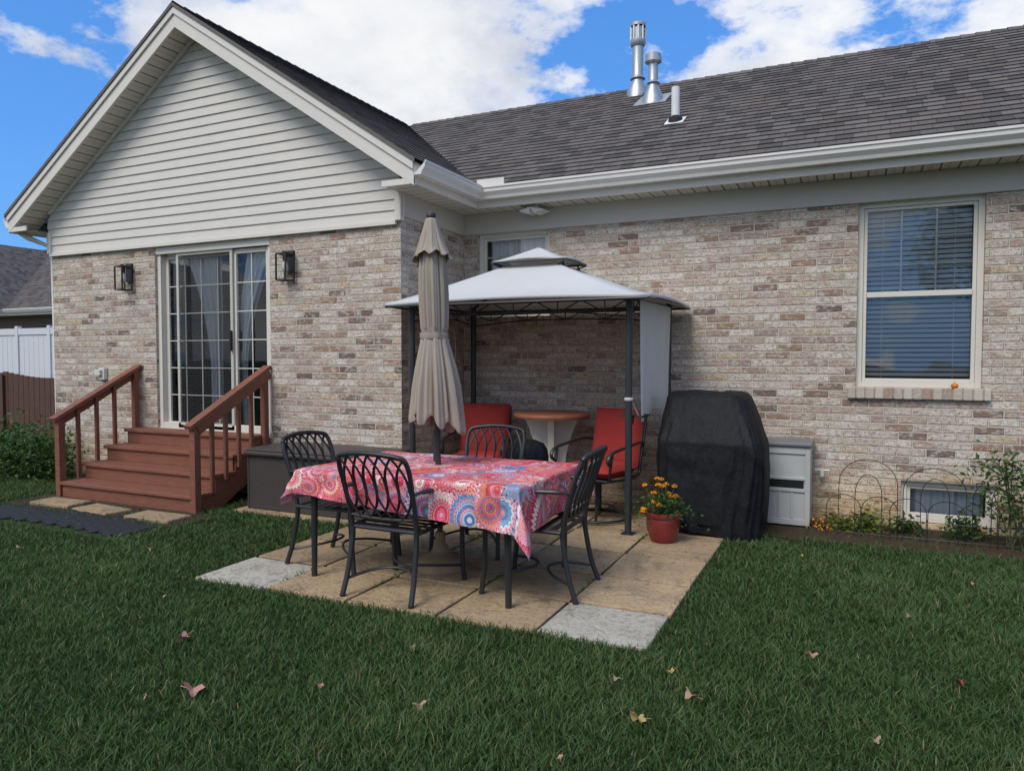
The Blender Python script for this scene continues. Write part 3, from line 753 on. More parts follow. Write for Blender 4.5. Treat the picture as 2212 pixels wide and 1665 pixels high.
# ------------------------------------------------------------ dining table
TX,TY,TZ=-2.43,4.08,.715; HX,HY=.78,.50
tb=empty('dining_table',(TX,TY,0),'black metal patio dining table under a patterned cloth','table')
m=MB(); m.box(TX-HX+.01,TX+HX-.01,TY-HY+.01,TY+HY-.01,TZ-.03,TZ-.006); m.box(TX-HX+.08,TX+HX-.08,TY-HY+.06,TY+HY-.06,TZ-.08,TZ-.031); m.obj('table_top',M['iron'],tb,bevel=.008)
for sx in(-1,1):
    for sy in(-1,1):
        m=MB(); xx,yy=TX+sx*(HX-.09),TY+sy*(HY-.06)
        m.tube([(xx,yy,TZ-.05),(xx,yy,.5),(xx+sx*.004,yy,.15),(xx+sx*.006,yy,.022)],[.024,.022,.019,.019],12); autos(m.obj('leg',M['iron'],tb))
OV=.20; nx_,ny_=150,110; vs=[];fs=[];uvs=[]
for j in range(ny_+1):
    for i in range(nx_+1):
        a=-HX-OV+(2*HX+2*OV)*i/nx_; b_=-HY-OV+(2*HY+2*OV)*j/ny_
        dx=max(abs(a)-HX,0);dy=max(abs(b_)-HY,0); sx=1 if a>0 else -1; sy=1 if b_>0 else -1
        if sy<0: dy*=1.02+.27*(a/HX)
        if sx>0: dx*=1.2-.2*(b_/HY)
        r_=math.hypot(dx,dy)
        ex=min(abs(a),HX)*sx; ey=min(abs(b_),HY)*sy
        if r_>0:
            fl_=.10*r_
            if dx>0 and dy>0:
                k=1-abs(math.atan2(dy,dx)/(math.pi/4)-1); fl_=r_*(.08+.34*k)
            wv=.012*math.sin((a-b_*1.3)*15+1)*min(1,r_/.12)+.006*math.sin(a*31+b_*27)*min(1,r_/.1)
            ox=sx*dx/r_*(fl_+wv+.012); oy=sy*dy/r_*(fl_+wv+.012)
            drop=math.sqrt(max(r_*r_-fl_*fl_,0))
            vs.append((TX+ex+ox,TY+ey+oy,TZ-drop*.99))
        else:
            wr=.0025*math.sin(a*9+b_*7)+.002*math.sin(a*23-b_*17)
            vs.append((TX+ex,TY+ey,TZ+.003+wr*.7))
        uvs.append((a+1.33,b_+1.17))
for j in range(ny_):
    for i in range(nx_):
        q=j*(nx_+1)+i; fs.append((q,q+1,q+nx_+2,q+nx_+1))
m=MB(); m.add(vs,fs)
for k,f in enumerate(fs): m.uv[k]=[uvs[i] for i in f]
o=m.obj('tablecloth',M['cloth'],loc=(TX,TY,TZ),smooth=True); o['label']='colourful red and blue mandala-print cloth draped over the patio table'; o['category']='tablecloth'

# ------------------------------------------------------------ umbrella
UX,UY=-2.48,4.14
um=empty('patio_umbrella',(UX,UY,0),'closed taupe patio umbrella standing through the table','umbrella')
m=MB(); m.lathe([(.175,.022),(.18,.04),(.168,.058),(.165,.075),(.13,.105),(.07,.125),(.055,.15),(.05,.17),(.034,.19),(.034,.26),(.026,.27)],(UX,UY,0),40,mod=lambda r,z,t_,j:(r*(1+(.03*math.cos(t_*12) if .1<r<.17 else 0)),z))
autos(m.obj('base',M['stonebase'],um),50)
lean=-.026
def LX_(z): return UX+lean*(z-.0)
m=MB(); m.tube([(UX,UY,.24),(LX_(2.34),UY,2.34)],.019,12); m.tube([(LX_(.90),UY,.74),(LX_(.92),UY,.95)],.025,12)
m.lathe([(.0,2.395),(.03,2.385),(.034,2.365),(.02,2.35)],(LX_(2.35),UY,0),16,cap=False)
autos(m.obj('pole',M['darkmetal'],um))
def folds(r,z,t_,ampl,nf=8,ph=0):
    f=math.cos(t_*nf+ph+z*.5)+.6*math.cos(t_*nf*2+1.3+z*1.2)+.35*math.cos(t_*27+z*1.5)+.25*math.sin(t_*5+z*3)
    return r*(1+ampl*f)
m=MB()
pp=densify([(.065,2.2),(.075,2.1),(.083,2.0),(.087,1.85),(.085,1.72),(.080,1.62),(.076,1.585),(.077,1.565),(.085,1.55),(.100,1.47),(.120,1.36),(.138,1.22),(.150,1.10),(.158,1.02),(.155,.99)],5)
def md(r,z,t_,j):
    am=.09
    if 1.55<z<1.62: am=.05
    if z<1.55: am=.05+.09*min(1,(1.55-z)/.3)
    rr=folds(r,z,t_,am,8); zz=z
    if z<1.3: zz=z-(1.3-z)/.3*(.035*math.cos(t_*8+z*.5)+.045*math.sin(t_+.6))
    return rr,zz
m.lathe(pp,(0,0,0),160,mod=md,cap=False)
m.v=[(x+LX_(z),y+UY,z) for x,y,z in m.v]
c=m.obj('canopy',M['tanfab'],um,smooth=True); sdf=c.modifiers.new('s','SOLIDIFY'); sdf.thickness=.003
m=MB()
pp=densify([(.014,2.357),(.033,2.345),(.052,2.28),(.075,2.2),(.100,2.12),(.118,2.08)],4)
m.lathe(pp,(0,0,0),128,mod=lambda r,z,t_,j:(folds(r,z,t_,.03+.06*max(0,(2.34-z)/.28),8,.7),z-max(0,(2.2-z))*.12*math.cos(t_*8+.7+z)-max(0,(2.2-z))*.3*math.cos(t_-2.2)),cap=False)
m.v=[(x+LX_(z),y+UY,z) for x,y,z in m.v]
c=m.obj('vent_flap',M['tanfab'],um,smooth=True); sdf=c.modifiers.new('s','SOLIDIFY'); sdf.thickness=.003
m=MB(); m.lathe([(.090,1.555),(.094,1.57),(.092,1.595)],(LX_(1.57),UY,0),48,mod=lambda r,z,t_,j:(r*(1+.04*math.cos(t_*8)),z),cap=False); m.obj('tie_strap',M['tanfab'],um,smooth=True)

# ------------------------------------------------------------ dining chair
def build_chair():
    e=empty('patio_chair',(0,0,0),'','chair')
    m=MB()
    m.tube([(-.24,-.21,.42),(-.255,.25,.43)],.014,8); m.tube([(.24,-.21,.42),(.255,.25,.43)],.014,8)
    m.tube(bez([(-.255,.25,.43),(0,.275,.425),(.255,.25,.43)],6),.014,8); m.tube([(-.24,-.21,.42),(.24,-.21,.42)],.014,8)
    for k in range(6):
        yy=-.15+k*.072; m.beam((-.245,yy,.425),(.245,yy,.425),.038,.006)
    autos(m.obj('seat',M['iron'],e))
    m=MB()
    def bk(x,z):
        tt=max(0.,(z-.42)/.48); return -.215-.13*tt**1.3-.035*(1-(x/.25)**2)*min(1,tt)
    for s in(-1,1):
        pts=[(s*(.225+.02*((z_-.42)/.48)),bk(.24,z_),z_) for z_ in(.40,.5,.6,.7,.8,.862)]
        pts[-1]=(s*.232,pts[-1][1],.862)
        m.tube(bez(pts,5),.0145,8)
    top=[(-.232,bk(.232,.86),.862),(-.205,bk(.2,.885),.888),(-.1,bk(.1,.905),.905),(0,bk(0,.91),.91),(.1,bk(.1,.905),.905),(.205,bk(.2,.885),.888),(.232,bk(.232,.86),.862)]
    m.tube(bez(top,5),.016,8)
    bot=[(x_,bk(x_,.50),.50-.012*(1-(x_/.23)**2)) for x_ in(-.225,-.12,0,.12,.225)]
    m.tube(bez(bot,5),.012,8)
    for s in(-1,1):
        for k in range(-2,7):
            xs_=-.225+k*.075
            pts=[]
            for q in range(15):
                tt=q/14; z_=.495+.405*tt
                xx=xs_+ (.15*tt+.022*math.sin(tt*math.pi*2))
                xx*=s
                if abs(xx)<.228: pts.append((xx,bk(xx,z_)+.004*s,z_-.02*(abs(xx)/.23)**2*tt))
            if len(pts)>3: m.tube(pts,.0098,6,flat=.6)
    autos(m.obj('backrest',M['iron'],e),60)
    for s in(-1,1):
        m=MB(); m.tube(bez([(s*.225,-.215,.43),(s*.225,-.22,.34),(s*.232,-.255,.15),(s*.24,-.30,0.008)],5),.0165,8)
        m.lathe([(.018,0),(.018,.012)],(s*.24,-.30,0),10); autos(m.obj('leg',M['iron'],e))
        m=MB(); m.tube(bez([(s*.262,.25,.63),(s*.262,.255,.44),(s*.258,.262,.2),(s*.262,.28,0.008)],5),.0165,8); m.lathe([(.018,0),(.018,.012)],(s*.262,.28,0),10); autos(m.obj('leg',M['iron'],e))
        m=MB(); m.tube(bez([(s*.238,-.265,.66),(s*.268,-.2,.672),(s*.285,0,.668),(s*.285,.16,.655),(s*.27,.25,.635),(s*.262,.275,.60)],5),[.013]*5+[.020]*16+[.016]*5,8,flat=.75)
        autos(m.obj('armrest',M['iron'],e))
    m=MB()
    m.tube(bez([(-.238,-.28,.10),(-.14,-.12,.13),(0,-.06,.14),(.14,-.12,.13),(.238,-.28,.10)],6),.009,6)
    m.tube(bez([(-.26,.27,.10),(-.14,.10,.13),(0,.02,.14),(.14,.10,.13),(.26,.27,.10)],6),.009,6)
    autos(m.obj('stretcher',M['iron'],e))
    return e
def copy_thing(src,loc,rot):
    d=src.copy(); COL.objects.link(d); d.location=loc; d.rotation_euler=(0,0,rot)
    for c in src.children:
        k=c.copy(); COL.objects.link(k); k.parent=d
    return d
PZ=.022
c1=build_chair(); c1['group']='lattice-back patio dining chairs'; c1.scale=(1,1,.955)
c2=copy_thing(c1,(-1.72,4.07,PZ),rad(93)); c3=copy_thing(c1,(-3.19,4.03,PZ),rad(-90)); c4=copy_thing(c1,(-2.50,4.74,PZ),rad(184))
c1.location=(-2.47,3.70,PZ)
c1['label']='black lattice-back patio chair tucked under the long table side'
c2['label']='black lattice-back patio chair seen side-on at the table end'
c3['label']='black lattice-back patio chair at the table end beside the deck box'
c4['label']='black lattice-back patio chair between the table and the gazebo'

# ------------------------------------------------------------ gazebo
gz=empty('grill_gazebo',(-2.6,6.1,0),'small two-tier cream canopy gazebo on dark metal posts by the wall','gazebo')
GP=[(-3.62,5.56),(-1.60,5.58),(-1.55,6.72),(-3.60,6.70)]
for (X,Y) in GP:
    m=MB(); m.tube([(X,Y,PZ),(X,Y,1.95)],.028,14); m.box(X-.05,X+.05,Y-.05,Y+.05,PZ,PZ+.008); autos(m.obj('post',M['darkmetal'],gz))
m=MB()
EC=[(-3.77,5.36),(-1.40,5.38),(-1.38,6.82),(-3.77,6.82)]
CC=(-2.60,6.10)
for i in range(4):
    a=GP[i];b_=GP[(i+1)%4]
    m.tube([(*a,1.90),(*b_,1.90)],.014,8)
    n=5
    for k in range(n):
        p=lambda t_,z_:(lerp(a[0],b_[0],t_),lerp(a[1],b_[1],t_),z_)
        m.tube(bez([p(k/n,1.90),p((k+.5)/n,1.815),p((k+1)/n,1.90)],5),.006,6)
        m.tube([p((k+.5)/n,1.90),p((k+.5)/n,1.80)],.005,6)
    m.tube(bez([(*a,1.76),(lerp(a[0],b_[0],.25),lerp(a[1],b_[1],.25),1.80),(lerp(a[0],b_[0],.5),lerp(a[1],b_[1],.5),1.81),(lerp(a[0],b_[0],.75),lerp(a[1],b_[1],.75),1.80),(*b_,1.76)],6),.007,6)
    tc=(lerp(EC[i][0],CC[0],.72),lerp(EC[i][1],CC[1],.72),2.19); m.tube([(EC[i][0],EC[i][1],1.885),tc,(CC[0]+(tc[0]-CC[0])*.9,CC[1]+(tc[1]-CC[1])*.9,2.27)],.009,8)
    m.tube([(EC[i][0],EC[i][1],1.885),(EC[(i+1)%4][0],EC[(i+1)%4][1],1.885)],.010,8)
autos(m.obj('frame',M['darkmetal'],gz))
def canopy_sheet(mb,E,T,ze,zt,sag,nn=20,val=.0):
    for i in range(4):
        e0,e1=E[i],E[(i+1)%4]; t0,t1=T[i],T[(i+1)%4]; vs=[];fs=[]
        for j in range(nn+1):
            s_=j/nn
            for k in range(nn+1):
                q=k/nn
                x_=lerp(lerp(e0[0],e1[0],q),lerp(t0[0],t1[0],q),s_); y_=lerp(lerp(e0[1],e1[1],q),lerp(t0[1],t1[1],q),s_)
                z_=lerp(ze,zt,s_**1.12)-sag*math.sin(math.pi*q)*math.sin(math.pi*min(1,s_))+ (.03*math.sin(math.pi*q)*(1-s_)**3)
                vs.append((x_,y_,z_))
        for j in range(nn):
            for k in range(nn): a=j*(nn+1)+k; fs.append((a,a+1,a+nn+2,a+nn+1))
        o=len(vs)
        for k in range(nn+1):
            x_,y_,z_=vs[k]; d=Vector((x_-CC[0],y_-CC[1])).normalized()*.004; vs.append((x_+d.x,y_+d.y,z_-val))
        for k in range(nn): fs.append((o+k,o+k+1,k+1,k))
        mb.add(vs,fs)
m=MB(); T1=[(lerp(e[0],CC[0],.78),lerp(e[1],CC[1],.72)) for e in EC]
canopy_sheet(m,EC,T1,1.915,2.25,.035,20,.03); c=m.obj('canopy',M['canopy'],gz,smooth=True); c.modifiers.new('s','SOLIDIFY').thickness=.002
m=MB(); E2=[(lerp(e[0],CC[0],.70),lerp(e[1],CC[1],.64)) for e in EC]; T2=[(lerp(e[0],CC[0],.99),lerp(e[1],CC[1],.99)) for e in EC]
canopy_sheet(m,E2,T2,2.29,2.43,.012,10,.02); c=m.obj('top_canopy',M['canopy'],gz,smooth=True); c.modifiers.new('s','SOLIDIFY').thickness=.002
m=MB()
for i in range(4): m.tube([(*E2[i],2.282),(*E2[(i+1)%4],2.282)],.009,6); m.tube([(*E2[i],2.275),(*T1[i],2.235)],.008,6)
m.obj('vent_frame',M['darkmetal'],gz)
m=MB(); vs=[];fs=[]; nn=40
for j in range(21):
    for k in range(nn+1):
        q=k/nn; tt=j/20; yy=5.66+1.0*q; zz_=1.89-(.97-.08*q)*tt
        if j==20: zz_-=.02*math.sin(q*9)
        vs.append((-1.535+.02*q+ .016*math.sin(q*17+tt)*(.2+tt)+.01*math.sin(q*41)*tt-.04*math.sin(q*3)*tt,yy,zz_))
for j in range(20):
    for k in range(nn): a=j*(nn+1)+k; fs.append((a,a+1,a+nn+2,a+nn+1))
m.add(vs,fs); m.obj('side_curtain',M['canopy'],gz,smooth=True)
m=MB(); m.lathe([(.033,.0),(.036,.01),(.033,.025)],(-1.60,5.58,1.09),14); m.tube([(-1.60,5.55,1.1),(-1.57,5.6,1.06),(-1.54,5.68,.95)],.006,6); m.obj('curtain_tie',M['canopy'],gz)
m=MB(); m.box(-1.70,-1.50,5.62,5.86,.955,.968); m.box(-1.62,-1.58,5.58,5.66,.90,.955); m.obj('shelf',M['darkmetal'],gz)

m=MB(); m.tube(bez([(-3.775,6.60,1.72),(-3.77,6.62,1.5),(-3.775,6.58,1.3),(-3.77,6.60,1.12)],6),.006,6); m.box(-3.80,-3.745,6.55,6.65,1.08,1.20); m.tube(bez([(-3.77,6.6,1.1),(-3.74,6.55,.95),(-3.77,6.62,.85),(-3.76,6.58,1.05)],6),.008,6,mi=1)
o=m.obj('extension_cord',[M['cord'],M['orange']],loc=(-3.77,6.6,.85)); o['label']='pale extension cord hanging on the brick return wall'; o['category']='cord'

# ------------------------------------------------------------ bar table
bt=empty('bar_table',(-2.60,6.42,PZ),'round copper-brown bar table on a flared pale pedestal','table')
m=MB(); m.lathe([(.0,.862),(.34,.862),(.365,.868),(.372,.885),(.365,.90),(.35,.906),(.0,.908)],(-2.60,6.42,0),56,cap=False); autos(m.obj('table_top',M['copper'],bt),50)
m=MB()
for ang_ in(20,110):
    ca,sa=math.cos(rad(ang_)),math.sin(rad(ang_)); pr=[]
    for q in range(21):
        z_=.03+.83*q/20; tt=q/20; wd_=.135+.13*abs(2*tt-1)**1.6*(1.0 if tt>.5 else 1.1)
        pr.append((wd_,z_))
    for s in(-1,1):
        vs=[];th=.03
        for w_,z_ in pr:
            for off in(-th,th):
                for ww in(.015,w_): vs.append((-2.60+ca*ww*s-sa*off,6.42+sa*ww*s+ca*off,z_))
        fs=[]
        for q in range(20):
            a=q*4;b_=a+4
            fs+=[(a,a+1,b_+1,b_),(a+3,a+2,b_+2,b_+3),(a+1,a+3,b_+3,b_+1)]
        fs+=[(0,2,3,1),(80,81,83,82)]
        m.add(vs,fs)
m.lathe([(.26,.022),(.27,.03),(.25,.05),(.1,.06)],(-2.60,6.42,0),32); m.lathe([(.2,.84),(.24,.862)],(-2.60,6.42,0),32)
m.obj('pedestal',M['barleg'],bt,bevel=.004)

# ------------------------------------------------------------ swivel chairs
def cushion(mb,c,sx,sy,sz,rx=0,tuft=True):
    n=14; R=Matrix.Rotation(rx,4,'X')
    def f(u,v): return (1-abs(u)**6)**.35*(1-abs(v)**6)**.35
    for top in(1,-1):
        vs=[];fs=[]
        for j in range(n+1):
            for i in range(n+1):
                u=-1+2*i/n;v=-1+2*j/n
                h=f(u,v)*sz/2
                if tuft: h*=1-.16*math.exp(-((v)**2)/.004)
                p=R@Vector((u*sx/2,v*sy/2,h*top)); vs.append((c[0]+p.x,c[1]+p.y,c[2]+p.z))
        for j in range(n):
            for i in range(n):
                a=j*(n+1)+i; q=(a,a+1,a+n+2,a+n+1); fs.append(q if top>0 else q[::-1])
        mb.add(vs,fs)
def build_swivel():
    e=empty('swivel_chair',(0,0,0),'','chair')
    m=MB(); cushion(m,(0,.0,.47),.50,.50,.12); m.obj('seat_cushion',M['red'],e,smooth=True)
    m=MB(); cushion(m,(0,-.30,.735),.50,.56,.11,rad(102)); m.obj('back_cushion',M['red'],e,smooth=True)
    m=MB()
    for s in(-1,1):
        m.tube(bez([(s*.25,.24,.40),(s*.25,-.22,.39),(s*.25,-.30,.55),(s*.245,-.41,.98)],6),.013,8)
        m.tube(bez([(s*.255,-.33,.70),(s*.29,-.2,.715),(s*.30,.05,.69),(s*.295,.24,.66),(s*.29,.30,.60),(s*.285,.27,.555),(s*.28,.24,.58)],6),.017,8,flat=.8)
        m.tube(bez([(s*.285,.22,.655),(s*.28,.25,.5),(s*.25,.2,.40)],6),.012,8)
    m.tube([(-.25,.24,.40),(.25,.24,.40)],.013,8); m.tube([(-.25,-.2,.39),(.25,-.2,.39)],.013,8); m.tube([(-.245,-.41,.98),(.245,-.41,.98)],.013,8)
    for k in range(4): m.beam((-.15+k*.1,-.2,.392),(-.15+k*.1,.24,.40),.03,.006)
    autos(m.obj('frame',M['iron'],e))
    m=MB(); ring=[(.27*math.cos(a),.27*math.sin(a),.022) for a in [2*math.pi*i/40 for i in range(41)]]
    m.tube(ring,.014,8); m.tube([(0,0,.10),(0,0,.38)],.03,12); m.lathe([(.08,.33),(.10,.36),(.1,.385)],(0,0,0),16)
    for k in range(4):
        a=k*math.pi/2+.5; m.tube(bez([(0,0,.14),(.1*math.cos(a),.1*math.sin(a),.13),(.2*math.cos(a),.2*math.sin(a),.06),(.27*math.cos(a),.27*math.sin(a),.022)],5),.013,8)
    autos(m.obj('swivel_base',M['iron'],e))
    return e
s1_=build_swivel(); s1_['group']='red cushioned swivel chairs'; s1_.scale=(1,1,.935)
s2_=copy_thing(s1_,(-3.26,6.16,PZ),rad(195))
s1_.location=(-2.0,6.03,PZ); s1_.rotation_euler=(0,0,rad(165))
s1_['label']='black swivel patio chair with red cushions beside the grill'; s2_['label']='black swivel patio chair with red cushions in the wall corner'

kt=MB(); kt.lathe([(.14,.0),(.155,.1),(.165,.3),(.175,.5),(.18,.6),(.17,.66),(.14,.71),(.08,.735),(.0,.745)],(0,0,0),48,mod=lambda r,z,t_,j:(r*(1+.035*math.sin(t_*9+z*6)*(1-z/.9)),z),cap=False)
o=kt.obj('covered_kettle_grill',M['cover'],smooth=True); o.location=(-2.40,5.38,PZ); o['label']='small round grill under a black cover behind the table'; o['category']='grill'

# ------------------------------------------------------------ grill cover
def loft(mb,levels,n=96,fold=None):
    vs=[];fs=[]
    for j,(z,cx_,cy_,a,b_,p) in enumerate(levels):
        for k in range(n):
            t_=2*math.pi*k/n; c_=math.cos(t_);s_=math.sin(t_)
            x_=math.copysign(abs(c_)**(2/p),c_)*a; y_=math.copysign(abs(s_)**(2/p),s_)*b_
            f=fold(t_,z) if fold else (0,0)
            r=1+f[0]; vs.append((cx_+x_*r,cy_+y_*r,z+f[1]))
    for j in range(len(levels)-1):
        for k in range(n): k2=(k+1)%n; fs.append((j*n+k,j*n+k2,(j+1)*n+k2,(j+1)*n+k))
    fs.append(tuple((len(levels)-1)*n+k for k in range(n)))
    mb.add(vs,fs)
lv=[(.02,-.99,6.04,.36,.29,3.0),(.12,-1.0,6.04,.38,.30,3.0),(.3,-1.01,6.05,.405,.32,3.6),(.5,-1.02,6.06,.42,.325,4.5),(.65,-1.02,6.06,.42,.33,5),(.76,-1.03,6.06,.412,.33,5),(.86,-1.04,6.08,.39,.30,4.5),(.94,-1.05,6.10,.375,.28,4.2),(1.03,-1.06,6.12,.345,.25,4.2),(1.10,-1.07,6.13,.325,.225,4.2),(1.135,-1.08,6.14,.30,.20,4),(1.147,-1.08,6.14,.26,.16,3.5),(1.15,-1.08,6.14,.15,.09,3)]
def gf(t_,z):
    k=max(0,1-z/1.0)**.7
    a=.035*math.sin(t_*6+z*1.6+1.2*math.sin(t_*2))*k+.032*math.sin(t_*13+z*2.2+math.sin(z*5))*k+.018*math.sin(t_*23-z*3)*k+.022*mn.noise(Vector((math.cos(t_)*1.8,math.sin(t_)*1.8,z*2.2)))
    a+=.010*math.sin(z*26+t_*5)*math.exp(-((z-.62)/.2)**2)
    a+=.014*mn.noise(Vector((math.cos(t_)*6,math.sin(t_)*6,z*5+3)))
    return a,(.03*math.sin(t_*3+1) if z<.1 else .008*math.sin(t_*4) if z>1.0 else 0)
gc=empty('covered_grill',(-1.0,6.05,PZ),'large barbecue grill under a draped black vinyl cover','grill')
m=MB(); loft(m,densify(lv,6),220,gf); m.obj('cover',M['cover'],gc,smooth=True)
for sx in(-1,1):
    m=MB(); m.tube([(-1.0+.28*sx-.02,6.0,PZ+.035),(-1.0+.28*sx+.02,6.0,PZ+.035)],.035,16); m.obj('wheel',M['rubber'],gc)

# ------------------------------------------------------------ grey storage box
sb=empty('storage_box',(-.56,6.66,0),'light grey resin storage box with darker lid against the wall','storage box')
m=MB(); x0,x1,y0,y1=-.84,-.30,6.48,6.83; H_=.68
m.box(x0,x1,y0+.012,y1,.02,H_)
m.box(x0,x0+.04,y0,y0+.011,.02,H_); m.box(x1-.04,x1,y0,y0+.011,.02,H_); m.box(x0+.04,x1-.04,y0,y0+.011,.02,.07); m.box(x0+.04,x1-.04,y0,y0+.011,H_-.06,H_)
m.box(x0+.04,x1-.04,y0,y0+.011,.40,.425); m.box(x0+.04,x1-.04,y0,y0+.011,.30,.33)
for k in range(4): X=x0+.09+k*.10; m.box(X,X+.02,y0+.004,y0+.0115,.075,.295)
m.obj('body',M['resin'],sb,bevel=.006)
m=MB(); m.box(x0+.05,x1-.05,y0+.0095,y0+.0115,.332,.398); m.obj('slot',M['slot'],sb)
m=MB(); m.box(x0-.015,x1+.015,y0-.02,y1+.01,H_+.002,H_+.04); m.obj('lid',M['resindk'],sb,bevel=.012)
m=MB(); m.tube([(-.22,6.868,.44),(-.22,6.80,.44)],.012,8); m.tube([(-.22,6.80,.46),(-.22,6.80,.40)],.015,8); m.tube([(-.28,6.80,.455),(-.16,6.80,.455)],.008,6); m.obj('hose_spigot',M['pvc'],house)

# ------------------------------------------------------------ leaves helper
def leaf_mesh(mb,c,size,mi=0,long=1.6):
    d=Vector((random.gauss(0,1),random.gauss(0,1),random.gauss(0,.6))).normalized()
    u=d.cross(Vector((random.gauss(0,1),random.gauss(0,1),random.gauss(0,1)))).normalized(); nrm=d.cross(u)
    c=Vector(c); s=size
    v=[c-d*s*long/2,c-u*s*.4+nrm*s*.1,c+d*s*long/2,c+u*s*.4+nrm*s*.1]
    mb.add(v,[(0,1,2),(0,2,3)],mi)
fp=empty('flower_pot',(-1.29,5.46,PZ),'red glazed pot of orange marigolds on the patio','plant pot')
px,py=-1.29,5.46
m=MB(); m.lathe([(.0,.0),(.085,.0),(.095,.015),(.118,.08),(.128,.14),(.125,.18),(.122,.195),(.135,.20),(.137,.225),(.125,.232),(.115,.22),(.11,.19),(.0,.19)],(px,py,PZ),40,cap=False); autos(m.obj('pot',M['glaze'],fp),50)
m=MB()
heads=[]
for k in range(26):
    a=random.uniform(0,6.28); r=random.uniform(.02,.24); hz=random.uniform(.30,.50)-r*.35
    top=(px+r*math.cos(a),py+r*math.sin(a)*.8,PZ+hz); m.tube(bez([(px+r*.3*math.cos(a),py+r*.3*math.sin(a),PZ+.2),(px+r*.7*math.cos(a),py+r*.7*math.sin(a)*.8,PZ+hz*.8),top],3),.003,5,mi=0); heads.append(top)
for k in range(900):
    a=random.uniform(0,6.28); r=abs(random.gauss(0,.12)); z_=.20+random.uniform(0,.17)*(1-r*1.5)+.02
    if r>.13: z_-= (r-.13)*.5
    leaf_mesh(m,(px+r*math.cos(a),py+r*math.sin(a)*.85,PZ+z_),random.uniform(.012,.026),mi=1)
m.obj('foliage',[M['stem'],M['leafg']],fp)
m=MB()
for (x_,y_,z_) in heads[:20]:
    for k in range(46):
        d=Vector((random.gauss(0,1),random.gauss(0,1),abs(random.gauss(0,.8)))).normalized()*.021
        leaf_mesh(m,(x_+d.x,y_+d.y,z_+d.z*.8),.015,long=1.)
m.obj('blossom',M['marigold'],fp)

def bush(name,c,rx,ry,rz,n,size,mat,label,stems=12,cat='plant',clump=9,sp=.34,cs=.8):
    m=MB(); cl=[]
    for k in range(clump):
        a=random.uniform(0,6.28); r=random.uniform(.2,.95)**.7; cl.append((c[0]+rx*r*math.cos(a)*cs,c[1]+ry*r*math.sin(a)*cs,c[2]+rz*random.uniform(.25,.85)))
    for k in range(stems):
        q=random.choice(cl); m.tube(bez([(c[0]+random.uniform(-.1,.1)*rx*3,c[1]+random.uniform(-.05,.05),c[2]),(lerp(c[0],q[0],.6),lerp(c[1],q[1],.6),lerp(c[2],q[2],.6)),(q[0]+random.uniform(-.05,.05),q[1],q[2]+.05)],4),.004,5,mi=0)
    for k in range(n):
        q=random.choice(cl); s=min(rx,rz)*sp
        x_,y_,z_=q[0]+random.gauss(0,s),q[1]+random.gauss(0,s*.8),q[2]+random.gauss(0,s*.8)
        leaf_mesh(m,(x_,y_,max(c[2]+.01,z_)),size*random.uniform(.6,1.3),mi=1)
    o=m.obj(name,[M['stem'],mat],loc=c); o['label']=label;o['category']=cat
    return o
bush('shrub',(-9.0,5.25,0),.9,.35,.50,5200,.035,M['leafg'],'leafy green shrub beside the steps and house corner',20,'shrub',22)
bush('rose_bush',(1.14,6.42,0),.30,.2,.72,1000,.028,M['leafg'],'sparse green rose bush by the basement window',16,'shrub',14)
bush('perennial',(.16,6.62,0),.17,.12,.13,300,.035,M['leafy'],'low yellow-green perennial at the wall foot',6,sp=.5,cs=.5)
bush('perennial',(-.06,6.55,0),.12,.1,.10,180,.03,M['leafy'],'low yellow-green perennial at the wall foot',6,sp=.5,cs=.4)
bush('perennial',(.42,6.6,0),.15,.1,.10,240,.03,M['leafg'],'low leafy perennial under the basement window',6,sp=.5,cs=.4)
bush('marigold_plant',(-.20,6.50,0),.10,.08,.08,70,.016,M['marigold'],'small orange marigolds at the bed edge',5,sp=.5,cs=.35)
bush('perennial',(.80,6.62,0),.2,.1,.12,320,.03,M['leafg'],'low leafy perennial under the basement window',6,sp=.5,cs=.4)
for i in range(4):
    m=MB(); r=.0032; x_=-.08+i*.46; Y=6.36+.02*(i%2)
    def hoop(xa,w_,h_):
        pts=[(xa,Y,0)]+[(xa,Y,h_*.62*k/4) for k in range(1,4)]
        for k in range(13):
            a=math.pi-math.pi*k/12; pts.append((xa+w_/2+w_/2*math.cos(a),Y,h_*.68+h_*.32*math.sin(a)))
        pts+=[(xa+w_,Y,h_*.62*k/4) for k in(3,2,1)]+[(xa+w_,Y,0)]
        m.tube(pts,r,5)
    hoop(x_,.42,.62-.04*i); hoop(x_+.12,.19,.50); hoop(x_-.09,.25,.33); hoop(x_+.17,.25,.33)
    m.tube([(x_-.02,Y,.16),(x_+.45,Y,.16)],r,5); m.tube([(x_-.02,Y,.03),(x_+.45,Y,.03)],r,5)
    o=m.obj('wire_border_fence',M['iron'],loc=(x_,Y,0)); o['label']='thin dark wire hoop border fence panel in the flower bed'; o['category']='garden fence'; o['group']='wire hoop fence panels'
    o.rotation_euler=(rad(random.uniform(-6,4)),0,rad(random.uniform(-4,4)))

